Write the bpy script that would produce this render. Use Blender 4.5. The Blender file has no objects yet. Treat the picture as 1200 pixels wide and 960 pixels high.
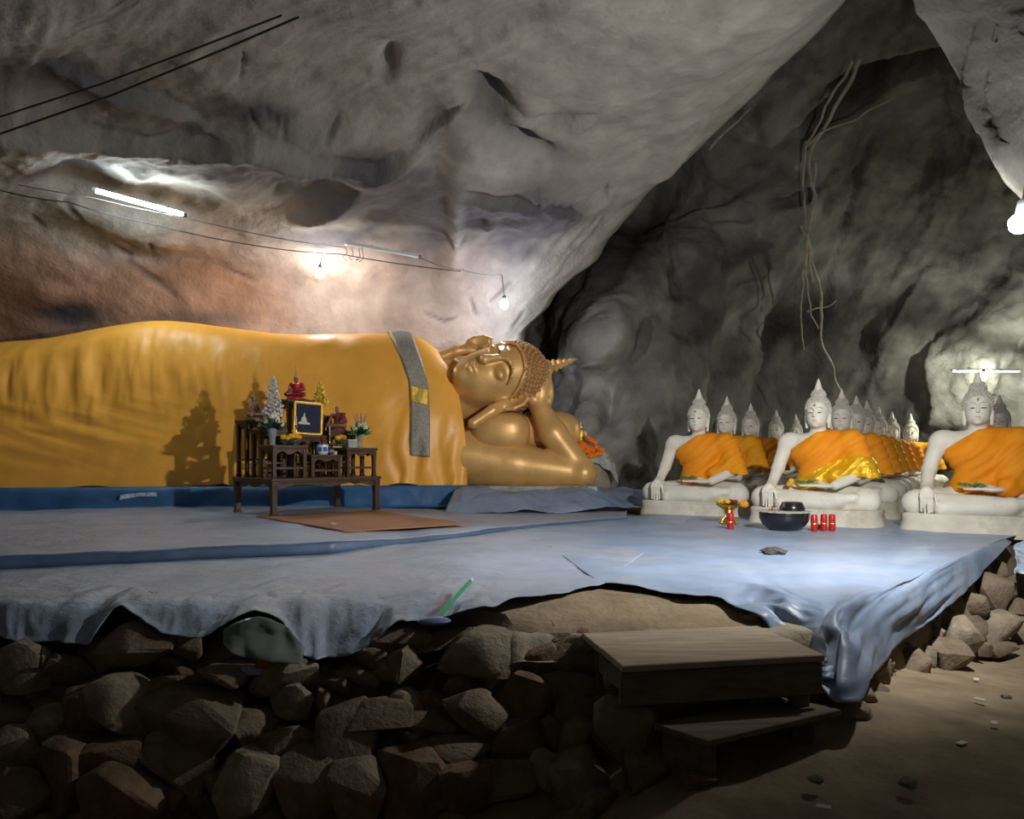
import bpy, bmesh, math, random
import numpy as np
from mathutils import Vector, Matrix, Quaternion

random.seed(7)
rng = np.random.default_rng(11)
scene = bpy.context.scene
COL = scene.collection

# ------------------------------------------------------------------ camera
EYE = 1.3
HOR, FPX = 532.0, 900.0
cam_d = bpy.data.cameras.new('camera')
cam = bpy.data.objects.new('camera', cam_d)
COL.objects.link(cam)
cam.location = (0, 0, EYE)
cam.rotation_euler = (math.pi / 2, 0, 0)
cam_d.sensor_width = 36.0
cam_d.lens = FPX / 1200 * 36
cam_d.shift_y = (HOR - 480) / 1200
cam_d.clip_end = 200
scene.camera = cam

# ------------------------------------------------------------------ world: dim even light of the rest of the cave
world = bpy.data.worlds.new('world')
scene.world = world
world.use_nodes = True
bg = world.node_tree.nodes['Background']
bg.inputs[0].default_value = (1.0, 0.96, 0.90, 1)
bg.inputs[1].default_value = 0.032

# ------------------------------------------------------------------ exposure and lamp powers
vs = scene.view_settings
vs.view_transform = 'Standard'
vs.look = 'None'
vs.gamma = 1.0
vs.use_curve_mapping = False
vs.exposure = 0.0
FLOOD_W = 860.0        # flood lamp under the near rock
TUBE_E = 170.0          # lit tube radiance
BULB_E = 520.0         # bulb radiance
BACK_E = 1700.0        # bulb behind the white statues


def P(px, py, d):
    return Vector(((px - 600) / FPX * d, d, EYE + (HOR - py) / FPX * d))


def PZ(px, py, z):
    """point seen at a pixel that lies at height z"""
    d = (EYE - z) * FPX / (py - HOR)
    return P(px, py, d)


def lamp_spot(name, loc, target, watts, color, angle, blend, radius):
    l = bpy.data.lights.new(name, 'SPOT')
    l.energy = watts
    l.color = color
    l.spot_size = math.radians(angle)
    l.spot_blend = blend
    l.shadow_soft_size = radius
    o = bpy.data.objects.new(name, l)
    COL.objects.link(o)
    o.location = loc
    o.rotation_euler = (Vector(target) - Vector(loc)).to_track_quat('-Z', 'Y').to_euler()
    return o


FLOOD_POS = P(1195, 262, 4.05)
FLOOD_AIM = Vector((0.3, 9.6, 0.8))
_fd = (FLOOD_AIM - FLOOD_POS).normalized()
lamp_spot('flood_light', FLOOD_POS + _fd * 0.07, FLOOD_AIM, FLOOD_W, (1.0, 0.97, 0.92), 178, 1.0, 0.05)

# ------------------------------------------------------------------ noise
_perm = rng.integers(0, 2 ** 31, size=4096, dtype=np.int64)


def _hash(ix, iy, iz, seed):
    h = (ix * 73856093) ^ (iy * 19349663) ^ (iz * 83492791) ^ (seed * 2654435)
    h = (h ^ (h >> 13)) & 4095
    return (_perm[h] % 65521) / 65521.0 * 2 - 1


def vnoise(p, seed=0):
    p = np.asarray(p, float)
    i = np.floor(p).astype(np.int64)
    f = p - i
    f = f * f * f * (f * (f * 6 - 15) + 10)
    ix, iy, iz = i[..., 0], i[..., 1], i[..., 2]
    fx, fy, fz = f[..., 0], f[..., 1], f[..., 2]
    c = {}
    for a in (0, 1):
        for b in (0, 1):
            for e in (0, 1):
                c[a, b, e] = _hash(ix + a, iy + b, iz + e, seed)
    x00 = c[0, 0, 0] * (1 - fx) + c[1, 0, 0] * fx
    x10 = c[0, 1, 0] * (1 - fx) + c[1, 1, 0] * fx
    x01 = c[0, 0, 1] * (1 - fx) + c[1, 0, 1] * fx
    x11 = c[0, 1, 1] * (1 - fx) + c[1, 1, 1] * fx
    y0 = x00 * (1 - fy) + x10 * fy
    y1 = x01 * (1 - fy) + x11 * fy
    return y0 * (1 - fz) + y1 * fz


def fbm(p, octs=4, seed=0, gain=0.5):
    p = np.asarray(p, float)
    r = 0.0
    a = 1.0
    for k in range(octs):
        r = r + a * vnoise(p * (2.03 ** k) + 17.3 * k, seed + k)
        a *= gain
    return r


def ridged(p, octs=4, seed=0):
    p = np.asarray(p, float)
    r = 0.0
    a = 1.0
    for k in range(octs):
        r = r + a * (1 - 2 * np.abs(vnoise(p * (2.03 ** k) + 9.1 * k, seed + k)))
        a *= 0.5
    return r


def sstep(a, b, x):
    t = np.clip((x - a) / (b - a), 0, 1)
    return t * t * (3 - 2 * t)


def interp(xs, ys, x):
    """smooth (monotone-ish cubic) interpolation through knots"""
    xs = np.asarray(xs, float); ys = np.asarray(ys, float); x = np.asarray(x, float)
    m = np.gradient(ys, xs)
    x = np.clip(x, xs[0], xs[-1])
    k = np.clip(np.searchsorted(xs, x) - 1, 0, len(xs) - 2)
    h = xs[k + 1] - xs[k]
    t = (x - xs[k]) / h
    return ((2 * t ** 3 - 3 * t ** 2 + 1) * ys[k] + (t ** 3 - 2 * t ** 2 + t) * h * m[k]
            + (-2 * t ** 3 + 3 * t ** 2) * ys[k + 1] + (t ** 3 - t ** 2) * h * m[k + 1])


# ------------------------------------------------------------------ materials
MATS = {}


def mat(name, color, rough=0.6, metal=0.0, var=0.0, var_scale=6.0, bump=0.0, bump_scale=40.0,
        spec=0.5, attr=None, emit=None, emit_s=0.0, sheen=0.0, dirt=None, dirt_scale=4.0, dirt_pos=0.55,
        stretch=None, transmission=0.0, bump2=0.0, bump2_scale=8.0):
    if name in MATS:
        return MATS[name]
    m = bpy.data.materials.new(name)
    m.use_nodes = True
    nt = m.node_tree
    N, L = nt.nodes, nt.links
    b = N['Principled BSDF']
    b.inputs['Roughness'].default_value = rough
    b.inputs['Metallic'].default_value = metal
    b.inputs['Specular IOR Level'].default_value = spec
    b.inputs['Base Color'].default_value = (*color, 1)
    if transmission:
        b.inputs['Transmission Weight'].default_value = transmission
    if sheen:
        b.inputs['Sheen Weight'].default_value = sheen
    if emit:
        b.inputs['Emission Color'].default_value = (*emit, 1)
        b.inputs['Emission Strength'].default_value = emit_s
    tc = N.new('ShaderNodeTexCoord')
    co = tc.outputs['Object']
    if stretch:
        mp = N.new('ShaderNodeMapping')
        mp.inputs['Scale'].default_value = stretch
        L.new(co, mp.inputs['Vector'])
        co = mp.outputs['Vector']

    def noise(scale, detail=5, rough_=0.6):
        n = N.new('ShaderNodeTexNoise')
        n.inputs['Scale'].default_value = scale
        n.inputs['Detail'].default_value = detail
        n.inputs['Roughness'].default_value = rough_
        L.new(co, n.inputs['Vector'])
        return n.outputs['Fac']
    cur = None
    if attr:
        a = N.new('ShaderNodeAttribute')
        a.attribute_name = attr
        cur = a.outputs['Color']
    if var:
        mx = N.new('ShaderNodeMix')
        mx.data_type = 'RGBA'
        mx.blend_type = 'MULTIPLY'
        mx.inputs[0].default_value = 1.0
        r = N.new('ShaderNodeMapRange')
        r.inputs[1].default_value = 0.3; r.inputs[2].default_value = 0.7
        r.inputs[3].default_value = 1 - var; r.inputs[4].default_value = 1 + var
        L.new(noise(var_scale), r.inputs[0])
        if cur is None:
            mx.inputs[6].default_value = (*color, 1)
        else:
            L.new(cur, mx.inputs[6])
        L.new(r.outputs[0], mx.inputs[7])
        cur = mx.outputs[2]
    if dirt:
        mx = N.new('ShaderNodeMix')
        mx.data_type = 'RGBA'
        r = N.new('ShaderNodeMapRange')
        r.inputs[1].default_value = dirt_pos; r.inputs[2].default_value = dirt_pos + 0.18
        r.inputs[3].default_value = 0; r.inputs[4].default_value = 0.8
        L.new(noise(dirt_scale, 8, 0.65), r.inputs[0])
        L.new(r.outputs[0], mx.inputs[0])
        if cur is None:
            mx.inputs[6].default_value = (*color, 1)
        else:
            L.new(cur, mx.inputs[6])
        mx.inputs[7].default_value = (*dirt, 1)
        cur = mx.outputs[2]
    if cur is not None:
        L.new(cur, b.inputs['Base Color'])
    if bump:
        bp = N.new('ShaderNodeBump')
        bp.inputs['Strength'].default_value = bump
        bp.inputs['Distance'].default_value = 0.03
        L.new(noise(bump_scale, 6), bp.inputs['Height'])
        last = bp
        if bump2:
            b2 = N.new('ShaderNodeBump')
            b2.inputs['Strength'].default_value = bump2
            b2.inputs['Distance'].default_value = 0.12
            L.new(noise(bump2_scale, 6), b2.inputs['Height'])
            L.new(bp.outputs[0], b2.inputs['Normal'])
            last = b2
        L.new(last.outputs[0], b.inputs['Normal'])
    MATS[name] = m
    return m


M_ROCKL = mat('rock_overhang', (.35, .33, .3), .85, attr='Col', var=.22, var_scale=2.2, bump=.6, bump_scale=16, spec=.25, bump2=.2, bump2_scale=3)
M_ROCKR = mat('rock_back', (.3, .29, .26), .85, attr='Col', var=.35, var_scale=1.6, bump=.7, bump_scale=9, spec=.2, bump2=.6, bump2_scale=2.2)
M_STONE = mat('rubble_stone', (.20, .155, .11), .9, var=.35, var_scale=3.0, bump=.5, bump_scale=12, spec=.15, dirt=(.11, .095, .08), dirt_scale=3)
M_STONE2 = mat('rubble_stone_brown', (.17, .115, .075), .9, var=.35, var_scale=3.0, bump=.5, bump_scale=10, spec=.15)
M_STONE3 = mat('rubble_stone_pale', (.27, .225, .165), .9, var=.3, var_scale=4.0, bump=.5, bump_scale=12, spec=.15)
M_EARTH = mat('packed_earth', (.25, .195, .13), .95, var=.35, var_scale=3, bump=.5, bump_scale=20, spec=.1)
M_LAND = mat('dusty_landing', (.30, .26, .20), .95, var=.25, var_scale=3, bump=.4, bump_scale=25, spec=.1, dirt=(.18, .15, .12), dirt_scale=2.5)
M_WOOD = mat('old_planks', (.38, .31, .23), .8, var=.3, var_scale=3, bump=.3, bump_scale=18, spec=.2, stretch=(1, 8, 8))
M_WOODD = mat('dark_planks', (.17, .135, .105), .8, var=.3, var_scale=3, bump=.3, bump_scale=18, spec=.2, stretch=(1, 8, 8))
M_TEAK = mat('dark_teak', (.075, .042, .024), .38, var=.35, var_scale=5, bump=.12, bump_scale=30, spec=.5, stretch=(3, 3, 1))
M_TARPF = mat('tarp_dusty', (.27, .33, .44), .46, var=.18, var_scale=2.2, bump=.3, bump_scale=14, spec=.45, dirt=(.35, .375, .44), dirt_scale=1.4, dirt_pos=.46, bump2=.18, bump2_scale=4)
M_CLEAR = mat('cloudy_plastic', (.30, .36, .34), .3, var=.3, var_scale=8, transmission=.55)
M_PAPER = mat('litter_paper', (.55, .54, .50), .8)
M_TARPR = mat('tarp_blue_grey', (.24, .32, .46), .42, var=.18, var_scale=2.0, bump=.22, bump_scale=10, spec=.5, dirt=(.34, .38, .46), dirt_scale=1.8, dirt_pos=.5)
M_TARPB = mat('tarp_blue', (.035, .12, .27), .45, var=.25, var_scale=3, bump=.25, bump_scale=9, spec=.5)
M_TARPE = mat('tarp_edge', (.06, .10, .18), .5, var=.25, var_scale=3, bump=.2, bump_scale=9)
M_TARPB2 = mat('tarp_mid_blue', (.20, .25, .36), .45, var=.25, var_scale=2.2, bump=.25, bump_scale=9, spec=.5, dirt=(.07, .13, .38), dirt_scale=1.1, dirt_pos=.55)
M_RAG = mat('dark_rag', (.06, .06, .055), .85, var=.3, var_scale=30)
M_CLOTH = mat('gold_satin', (.92, .445, .065), .40, var=.08, var_scale=3, bump=.05, bump_scale=60, spec=.5, bump2=.05, bump2_scale=9)
M_SASH = mat('silver_brocade', (.36, .34, .28), .5, metal=.35, var=.4, var_scale=55, bump=.5, bump_scale=70)
M_GOLD = mat('gold_paint', (.68, .40, .14), .40, metal=.25, var=.14, var_scale=4, bump=.08, bump_scale=20, spec=.5)
M_GOLD2 = mat('copper_gold_hair', (.46, .24, .09), .5, metal=.25, var=.2, var_scale=10)
M_GLEAF = mat('gold_leaf', (.9, .62, .12), .28, metal=.9, var=.2, var_scale=30, bump=.4, bump_scale=60)
M_WHITE = mat('white_plaster', (.68, .66, .585), .62, var=.08, var_scale=4, bump=.15, bump_scale=22, spec=.35, dirt=(.46, .42, .33), dirt_scale=3.2, dirt_pos=.56)
M_PLINTH = mat('worn_plaster', (.62, .59, .50), .75, var=.12, var_scale=4, bump=.3, bump_scale=14, spec=.25, dirt=(.36, .31, .23), dirt_scale=2.6, dirt_pos=.5)
M_HAIRW = mat('grey_plaster_curls', (.50, .485, .43), .75, var=.15, var_scale=12, spec=.25)
M_ORANGE = mat('orange_robe', (.80, .27, .012), .68, var=.10, var_scale=4, bump=.15, bump_scale=50, spec=.2, dirt=(.74, .34, .012), dirt_scale=1.8, dirt_pos=.46)
M_AMBER = mat('amber_robe', (.70, .30, .010), .68, var=.10, var_scale=4, bump=.15, bump_scale=50, spec=.2)
M_SATIN = mat('yellow_satin', (.82, .47, .008), .22, metal=.35, var=.1, var_scale=5, bump=.25, bump_scale=14, spec=.7, bump2=.35, bump2_scale=7)
M_LIP = mat('grey_lip_paint', (.30, .26, .23), .6)
M_EYE = mat('dark_paint', (.03, .028, .026), .5)
M_RED = mat('red_plastic', (.46, .012, .018), .35, spec=.5)
M_BLACK = mat('black_lacquer', (.012, .012, .014), .25, var=.3, var_scale=8, spec=.6)
M_BRASS = mat('brass', (.75, .46, .10), .25, metal=.95, var=.15, var_scale=10)
M_LEAF = mat('leaf_green', (.05, .14, .035), .55, var=.35, var_scale=20, spec=.4)
M_LEAFD = mat('leaf_dark', (.02, .045, .025), .55, var=.35, var_scale=20, spec=.4)
M_ROSE = mat('pale_green_petals', (.38, .48, .24), .7, var=.3, var_scale=30)
M_PETALW = mat('cream_petals', (.62, .58, .52), .7, var=.25, var_scale=30)
M_PINK = mat('mauve_sprig', (.32, .19, .24), .7, var=.25, var_scale=30)
M_MARI = mat('marigold', (.86, .36, .015), .75, var=.3, var_scale=40, bump=.6, bump_scale=90)
M_MARIY = mat('marigold_yellow', (.86, .52, .02), .75, var=.3, var_scale=40, bump=.6, bump_scale=90)
M_MARIO = mat('garland_orange', (.90, .22, .010), .75, var=.3, var_scale=40, bump=.6, bump_scale=90)
M_GLASS = mat('vase_glass', (.75, .80, .82), .12, spec=.6, transmission=.7)
M_SILVER = mat('silver_foil', (.72, .71, .70), .3, metal=.4, var=.4, var_scale=40, bump=.6, bump_scale=60)
M_GFOIL = mat('gold_foil', (.86, .62, .08), .3, metal=.4, var=.3, var_scale=40, bump=.6, bump_scale=60)
M_CERAM = mat('white_glaze', (.62, .66, .72), .2, spec=.6)
M_COBALT = mat('cobalt_glaze', (.05, .13, .42), .2, spec=.6)
M_ASH = mat('incense_red', (.22, .03, .03), .8)
M_PICT = mat('picture_blue', (.012, .018, .05), .55, var=.4, var_scale=6, spec=.15)
M_FRAME = mat('gilt_frame', (.62, .38, .07), .35, metal=.7, var=.15, var_scale=14, bump=.3, bump_scale=50)
M_SKIN = mat('figure_tan', (.26, .15, .085), .5, var=.15, var_scale=20)
M_MAROON = mat('maroon_robe', (.16, .018, .016), .6, var=.2, var_scale=20)
M_OCHRE = mat('ochre_robe', (.22, .12, .05), .6, var=.2, var_scale=20)
M_REDB = mat('ruby_lacquer', (.25, .012, .02), .25, spec=.7)
M_TIN = mat('white_enamel', (.70, .72, .74), .4)
M_WIRE = mat('black_cable', (.012, .012, .012), .6)
M_WIREG = mat('grey_wire', (.14, .13, .13), .6)
M_VINE = mat('dry_root', (.30, .265, .21), .85, var=.3, var_scale=8)
M_MAT = mat('terracotta_mat', (.33, .15, .07), .75, var=.15, var_scale=4, bump=.2, bump_scale=30)
M_GREEN = mat('green_plastic', (.02, .36, .20), .35)
M_BLUEP = mat('blue_plastic', (.16, .22, .42), .4)
M_GREYC = mat('grey_cloth', (.36, .38, .37), .8, var=.3, var_scale=8, bump=.4, bump_scale=30)
M_WEAVE = mat('checked_weave', (.45, .52, .66), .6, var=.6, var_scale=28)
M_TUBE = mat('tube_glow', (1, 1, 1), .5, emit=(.86, .97, 1.0), emit_s=TUBE_E)
M_BULBG = mat('bulb_glow_green', (1, 1, 1), .5, emit=(.95, 1.0, .82), emit_s=BACK_E)
M_TUBEOFF = mat('tube_off', (.62, .66, .68), .3)
M_BULB = mat('bulb_glow', (1, 1, 1), .5, emit=(1.0, .95, .90), emit_s=BULB_E)
M_BULBC = mat('bulb_glow_cool', (1, 1, 1), .5, emit=(.84, .86, 1.0), emit_s=BULB_E)
M_BULBS = mat('added_bulb_glow', (1, 1, 1), .5, emit=(1.0, .97, .90), emit_s=150.0)
M_LENS = mat('lamp_lens', (1, 1, 1), .5, emit=(1.0, .98, .96), emit_s=110)


# ------------------------------------------------------------------ mesh helpers
def link(o, parent=None):
    COL.objects.link(o)
    if parent is not None:
        o.parent = parent
    return o


def tag(o, label=None, cat=None, group=None, kind=None):
    if label: o['label'] = label
    if cat: o['category'] = cat
    if group: o['group'] = group
    if kind: o['kind'] = kind
    return o


def thing(name, label, cat, loc=(0, 0, 0), rotz=0.0, group=None):
    o = bpy.data.objects.new(name, None)
    o.empty_display_size = .1
    link(o)
    o.location = loc
    o.rotation_euler = (0, 0, rotz)
    return tag(o, label, cat, group)


def mesh_from(name, verts, faces, material, smooth=True, colors=None):
    me = bpy.data.meshes.new(name)
    verts = np.asarray(verts, np.float64).reshape(-1, 3)
    if isinstance(faces, np.ndarray):
        nf, k = faces.shape
        me.vertices.add(len(verts))
        me.vertices.foreach_set('co', verts.astype(np.float32).ravel())
        me.loops.add(nf * k)
        me.loops.foreach_set('vertex_index', faces.astype(np.int32).ravel())
        me.polygons.add(nf)
        me.polygons.foreach_set('loop_start', np.arange(0, nf * k, k, dtype=np.int32))
        me.polygons.foreach_set('loop_total', np.full(nf, k, dtype=np.int32))
        me.update(calc_edges=True)
        me.validate()
    else:
        me.from_pydata([tuple(v) for v in verts], [], faces)
        me.update()
    if smooth:
        me.polygons.foreach_set('use_smooth', np.ones(len(me.polygons), dtype=bool))
    if colors is not None:
        ca = me.color_attributes.new('Col', 'FLOAT_COLOR', 'POINT')
        c4 = np.ones((len(verts), 4), np.float32)
        c4[:, :3] = np.clip(colors, 0.01, 1)
        ca.data.foreach_set('color', c4.ravel())
    me.materials.append(material)
    return me


def mobj(name, me, parent=None, loc=None, rot=None, scale=None):
    o = bpy.data.objects.new(name, me)
    link(o, parent)
    if loc is not None: o.location = loc
    if rot is not None: o.rotation_euler = rot
    if scale is not None: o.scale = scale if hasattr(scale, '__len__') else (scale,) * 3
    return o


def grid_faces(nr, nc, wrap=False):
    i = np.arange(nr - 1)[:, None]
    j = np.arange(nc if wrap else nc - 1)[None, :]
    j2 = (j + 1) % nc
    a = i * nc + j; b = i * nc + j2; c = (i + 1) * nc + j2; d = (i + 1) * nc + j
    return np.stack([a, b, c, d], -1).reshape(-1, 4)


def grid_obj(name, pts, material, parent=None, colors=None, smooth=True, thick=0.0, flip=False):
    nr, nc = pts.shape[:2]
    f = grid_faces(nr, nc)
    if flip: f = f[:, ::-1]
    me = mesh_from(name, pts.reshape(-1, 3), f, material, smooth,
                   None if colors is None else colors.reshape(-1, 3))
    o = mobj(name, me, parent)
    if thick:
        s = o.modifiers.new('thickness', 'SOLIDIFY')
        s.thickness = thick
        s.offset = 0
    return o


def grid_normals(pts):
    du = np.gradient(pts, axis=1); dv = np.gradient(pts, axis=0)
    n = np.cross(du, dv)
    n /= np.linalg.norm(n, axis=-1, keepdims=True) + 1e-9
    return n


class MB:
    """collects shapes into one mesh"""
    def __init__(self):
        self.bm = bmesh.new()

    def box(self, c, s, rz=0.0, bev=0.0, rot=None):
        r = bmesh.ops.create_cube(self.bm, size=1.0)
        vs_ = r['verts']
        R = (Matrix.Rotation(rz, 4, 'Z') if rot is None else rot.to_4x4())
        bmesh.ops.scale(self.bm, vec=s, verts=vs_)
        if bev:
            es = list({e for v in vs_ for e in v.link_edges})
            rr = bmesh.ops.bevel(self.bm, geom=es, offset=bev, segments=1, affect='EDGES', profile=.5)
            vs_ = list({v for f in rr['faces'] for v in f.verts} | {v for v in vs_ if v.is_valid})
        bmesh.ops.transform(self.bm, matrix=Matrix.Translation(c) @ R, verts=vs_)
        return self

    def bar(self, a, b, w, h, bev=0.0):
        """square bar from a to b"""
        a, b = Vector(a), Vector(b)
        q = (b - a).to_track_quat('Z', 'Y').to_matrix()
        return self.box((a + b) / 2, (w, h, (b - a).length), rot=q, bev=bev)

    def lathe(self, prof, c=(0, 0, 0), n=20, axis=None, scallop=None):
        rings = []
        for k, (r, z) in enumerate(prof):
            ring = []
            for i in range(n):
                a = 2 * math.pi * i / n
                rr = max(r, 1e-4)
                if scallop: rr *= 1 + scallop(k, a)
                v = Vector((rr * math.cos(a), rr * math.sin(a), z))
                if axis is not None: v = axis @ v
                ring.append(self.bm.verts.new(v + Vector(c)))
            rings.append(ring)
        for k in range(len(rings) - 1):
            for i in range(n):
                j = (i + 1) % n
                self.bm.faces.new((rings[k][i], rings[k][j], rings[k + 1][j], rings[k + 1][i]))
        self.bm.faces.new(rings[0][::-1]); self.bm.faces.new(rings[-1])
        return self

    def tube(self, pts, r, n=6, taper=None):
        pts = [Vector(p) for p in pts]
        rings = []
        up = Vector((0, 0, 1))
        for k, p in enumerate(pts):
            t = (pts[min(k + 1, len(pts) - 1)] - pts[max(k - 1, 0)]).normalized()
            s = t.cross(up)
            if s.length < 1e-3: s = t.cross(Vector((1, 0, 0)))
            s.normalize()
            u = s.cross(t)
            rr = r if taper is None else r * taper(k / (len(pts) - 1))
            rings.append([self.bm.verts.new(p + (s * math.cos(a) + u * math.sin(a)) * rr)
                          for a in [2 * math.pi * i / n for i in range(n)]])
        for k in range(len(rings) - 1):
            for i in range(n):
                j = (i + 1) % n
                self.bm.faces.new((rings[k][i], rings[k][j], rings[k + 1][j], rings[k + 1][i]))
        self.bm.faces.new(rings[0][::-1]); self.bm.faces.new(rings[-1])
        return self

    def ball(self, c, r, sub=2, noise=0.0, rot=None):
        r_ = bmesh.ops.create_icosphere(self.bm, subdivisions=sub, radius=1.0)
        s = r if hasattr(r, '__len__') else (r, r, r)
        for v in r_['verts']:
            if noise: v.co *= 1 + random.uniform(-noise, noise)
            v.co = Vector((v.co.x * s[0], v.co.y * s[1], v.co.z * s[2]))
            if rot is not None: v.co = rot @ v.co
            v.co += Vector(c)
        return self

    def leaf(self, base, tip, w, bend=0.15):
        base, tip = Vector(base), Vector(tip)
        d = tip - base
        s = d.cross(Vector((random.uniform(-.3, .3), random.uniform(-1, -.3), 1))).normalized() * w
        n = s.cross(d).normalized() * d.length * bend
        m = base + d * .45
        v = [self.bm.verts.new(q) for q in (base, m + s - n * .3, tip, m - s - n * .3, m + n)]
        for a, b in ((0, 1), (1, 2), (2, 3), (3, 0)):
            self.bm.faces.new((v[a], v[b], v[4]))
        return self

    def mesh(self, name, material, smooth=True, autosmooth=None):
        bmesh.ops.recalc_face_normals(self.bm, faces=self.bm.faces)
        me = bpy.data.meshes.new(name)
        self.bm.to_mesh(me); self.bm.free()
        if smooth:
            me.polygons.foreach_set('use_smooth', np.ones(len(me.polygons), dtype=bool))
            if autosmooth:
                me.set_sharp_from_angle(angle=math.radians(autosmooth))
        me.materials.append(material)
        return me

    def obj(self, name, material, parent=None, smooth=True, loc=None, autosmooth=40):
        return mobj(name, self.mesh(name, material, smooth, autosmooth), parent, loc)


def copy_tree(o, parent=None):
    c = o.copy()
    COL.objects.link(c)
    c.parent = parent
    for ch in o.children:
        copy_tree(ch, c)
    return c


# ------------------------------------------------------------------ sculpting: smooth-blended solids to one continuous surface
def ell(c, r, k=.03, R=None, sub=False): return ('e', np.array(c, float), np.array(r, float), R, k, sub)
def cap(a, b, ra, rb, k=.03, sub=False): return ('c', np.array(a, float), np.array(b, float), (ra, rb), k, sub)


def xf_prims(prims, s, R, o):
    """similarity transform of a list of solids"""
    out = []
    R = np.array(R); o = np.array(o)
    for p in prims:
        if p[0] == 'e':
            R0 = np.eye(3) if p[3] is None else np.array(p[3])
            out.append(('e', s * (R @ p[1]) + o, p[2] * s, R @ R0, p[4] * s, p[5]))
        else:
            out.append(('c', s * (R @ p[1]) + o, s * (R @ p[2]) + o, (p[3][0] * s, p[3][1] * s), p[4] * s, p[5]))
    return out


def sdf_field(prims, lo, hi, vox, offset=0.0):
    lo = np.array(lo, float); hi = np.array(hi, float)
    n = np.ceil((hi - lo) / vox).astype(int) + 1
    ax = [lo[i] + vox * np.arange(n[i]) for i in range(3)]
    D = np.full(n, 0.5, np.float32)
    for p in prims:
        k = p[4]
        if p[0] == 'e':
            rm = p[2].max() if p[3] is not None else None
            ext = np.full(3, rm) if rm is not None else p[2]
            bl, bh = p[1] - ext, p[1] + ext
        else:
            rm = max(p[3])
            bl, bh = np.minimum(p[1], p[2]) - rm, np.maximum(p[1], p[2]) + rm
        pad = k + 3 * vox + max(offset, 0) + .03
        i0 = np.clip(np.floor((bl - pad - lo) / vox).astype(int), 0, n)
        i1 = np.clip(np.ceil((bh + pad - lo) / vox).astype(int) + 1, 0, n)
        if np.any(i1 <= i0): continue
        X = ax[0][i0[0]:i1[0]][:, None, None].astype(np.float32)
        Y = ax[1][i0[1]:i1[1]][None, :, None].astype(np.float32)
        Z = ax[2][i0[2]:i1[2]][None, None, :].astype(np.float32)
        if p[0] == 'e':
            x, y, z = X - p[1][0], Y - p[1][1], Z - p[1][2]
            if p[3] is not None:
                R = p[3]
                x, y, z = (R[0, 0] * x + R[1, 0] * y + R[2, 0] * z, R[0, 1] * x + R[1, 1] * y + R[2, 1] * z,
                           R[0, 2] * x + R[1, 2] * y + R[2, 2] * z)
            r = p[2]
            k0 = np.sqrt((x / r[0]) ** 2 + (y / r[1]) ** 2 + (z / r[2]) ** 2)
            k1 = np.sqrt((x / r[0] ** 2) ** 2 + (y / r[1] ** 2) ** 2 + (z / r[2] ** 2) ** 2) + 1e-6
            d = np.where(k0 < 1e-3, -r.min(), k0 * (k0 - 1) / k1)
        else:
            a, b = p[1], p[2]
            ba = b - a
            bb = max(float(ba @ ba), 1e-9)
            h = np.clip(((X - a[0]) * ba[0] + (Y - a[1]) * ba[1] + (Z - a[2]) * ba[2]) / bb, 0, 1)
            d = np.sqrt((X - a[0] - h * ba[0]) ** 2 + (Y - a[1] - h * ba[1]) ** 2 + (Z - a[2] - h * ba[2]) ** 2) \
                - (p[3][0] + (p[3][1] - p[3][0]) * h)
        blk = D[i0[0]:i1[0], i0[1]:i1[1], i0[2]:i1[2]]
        d = d.astype(np.float32) - (offset if not p[5] else 0)
        if p[5]:
            d = -d
            h = np.clip(.5 + .5 * (d - blk) / k, 0, 1)
            blk[...] = blk + (d - blk) * h + k * h * (1 - h)
        else:
            h = np.clip(.5 + .5 * (blk - d) / k, 0, 1)
            blk[...] = blk + (d - blk) * h - k * h * (1 - h)
    return D, ax


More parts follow.
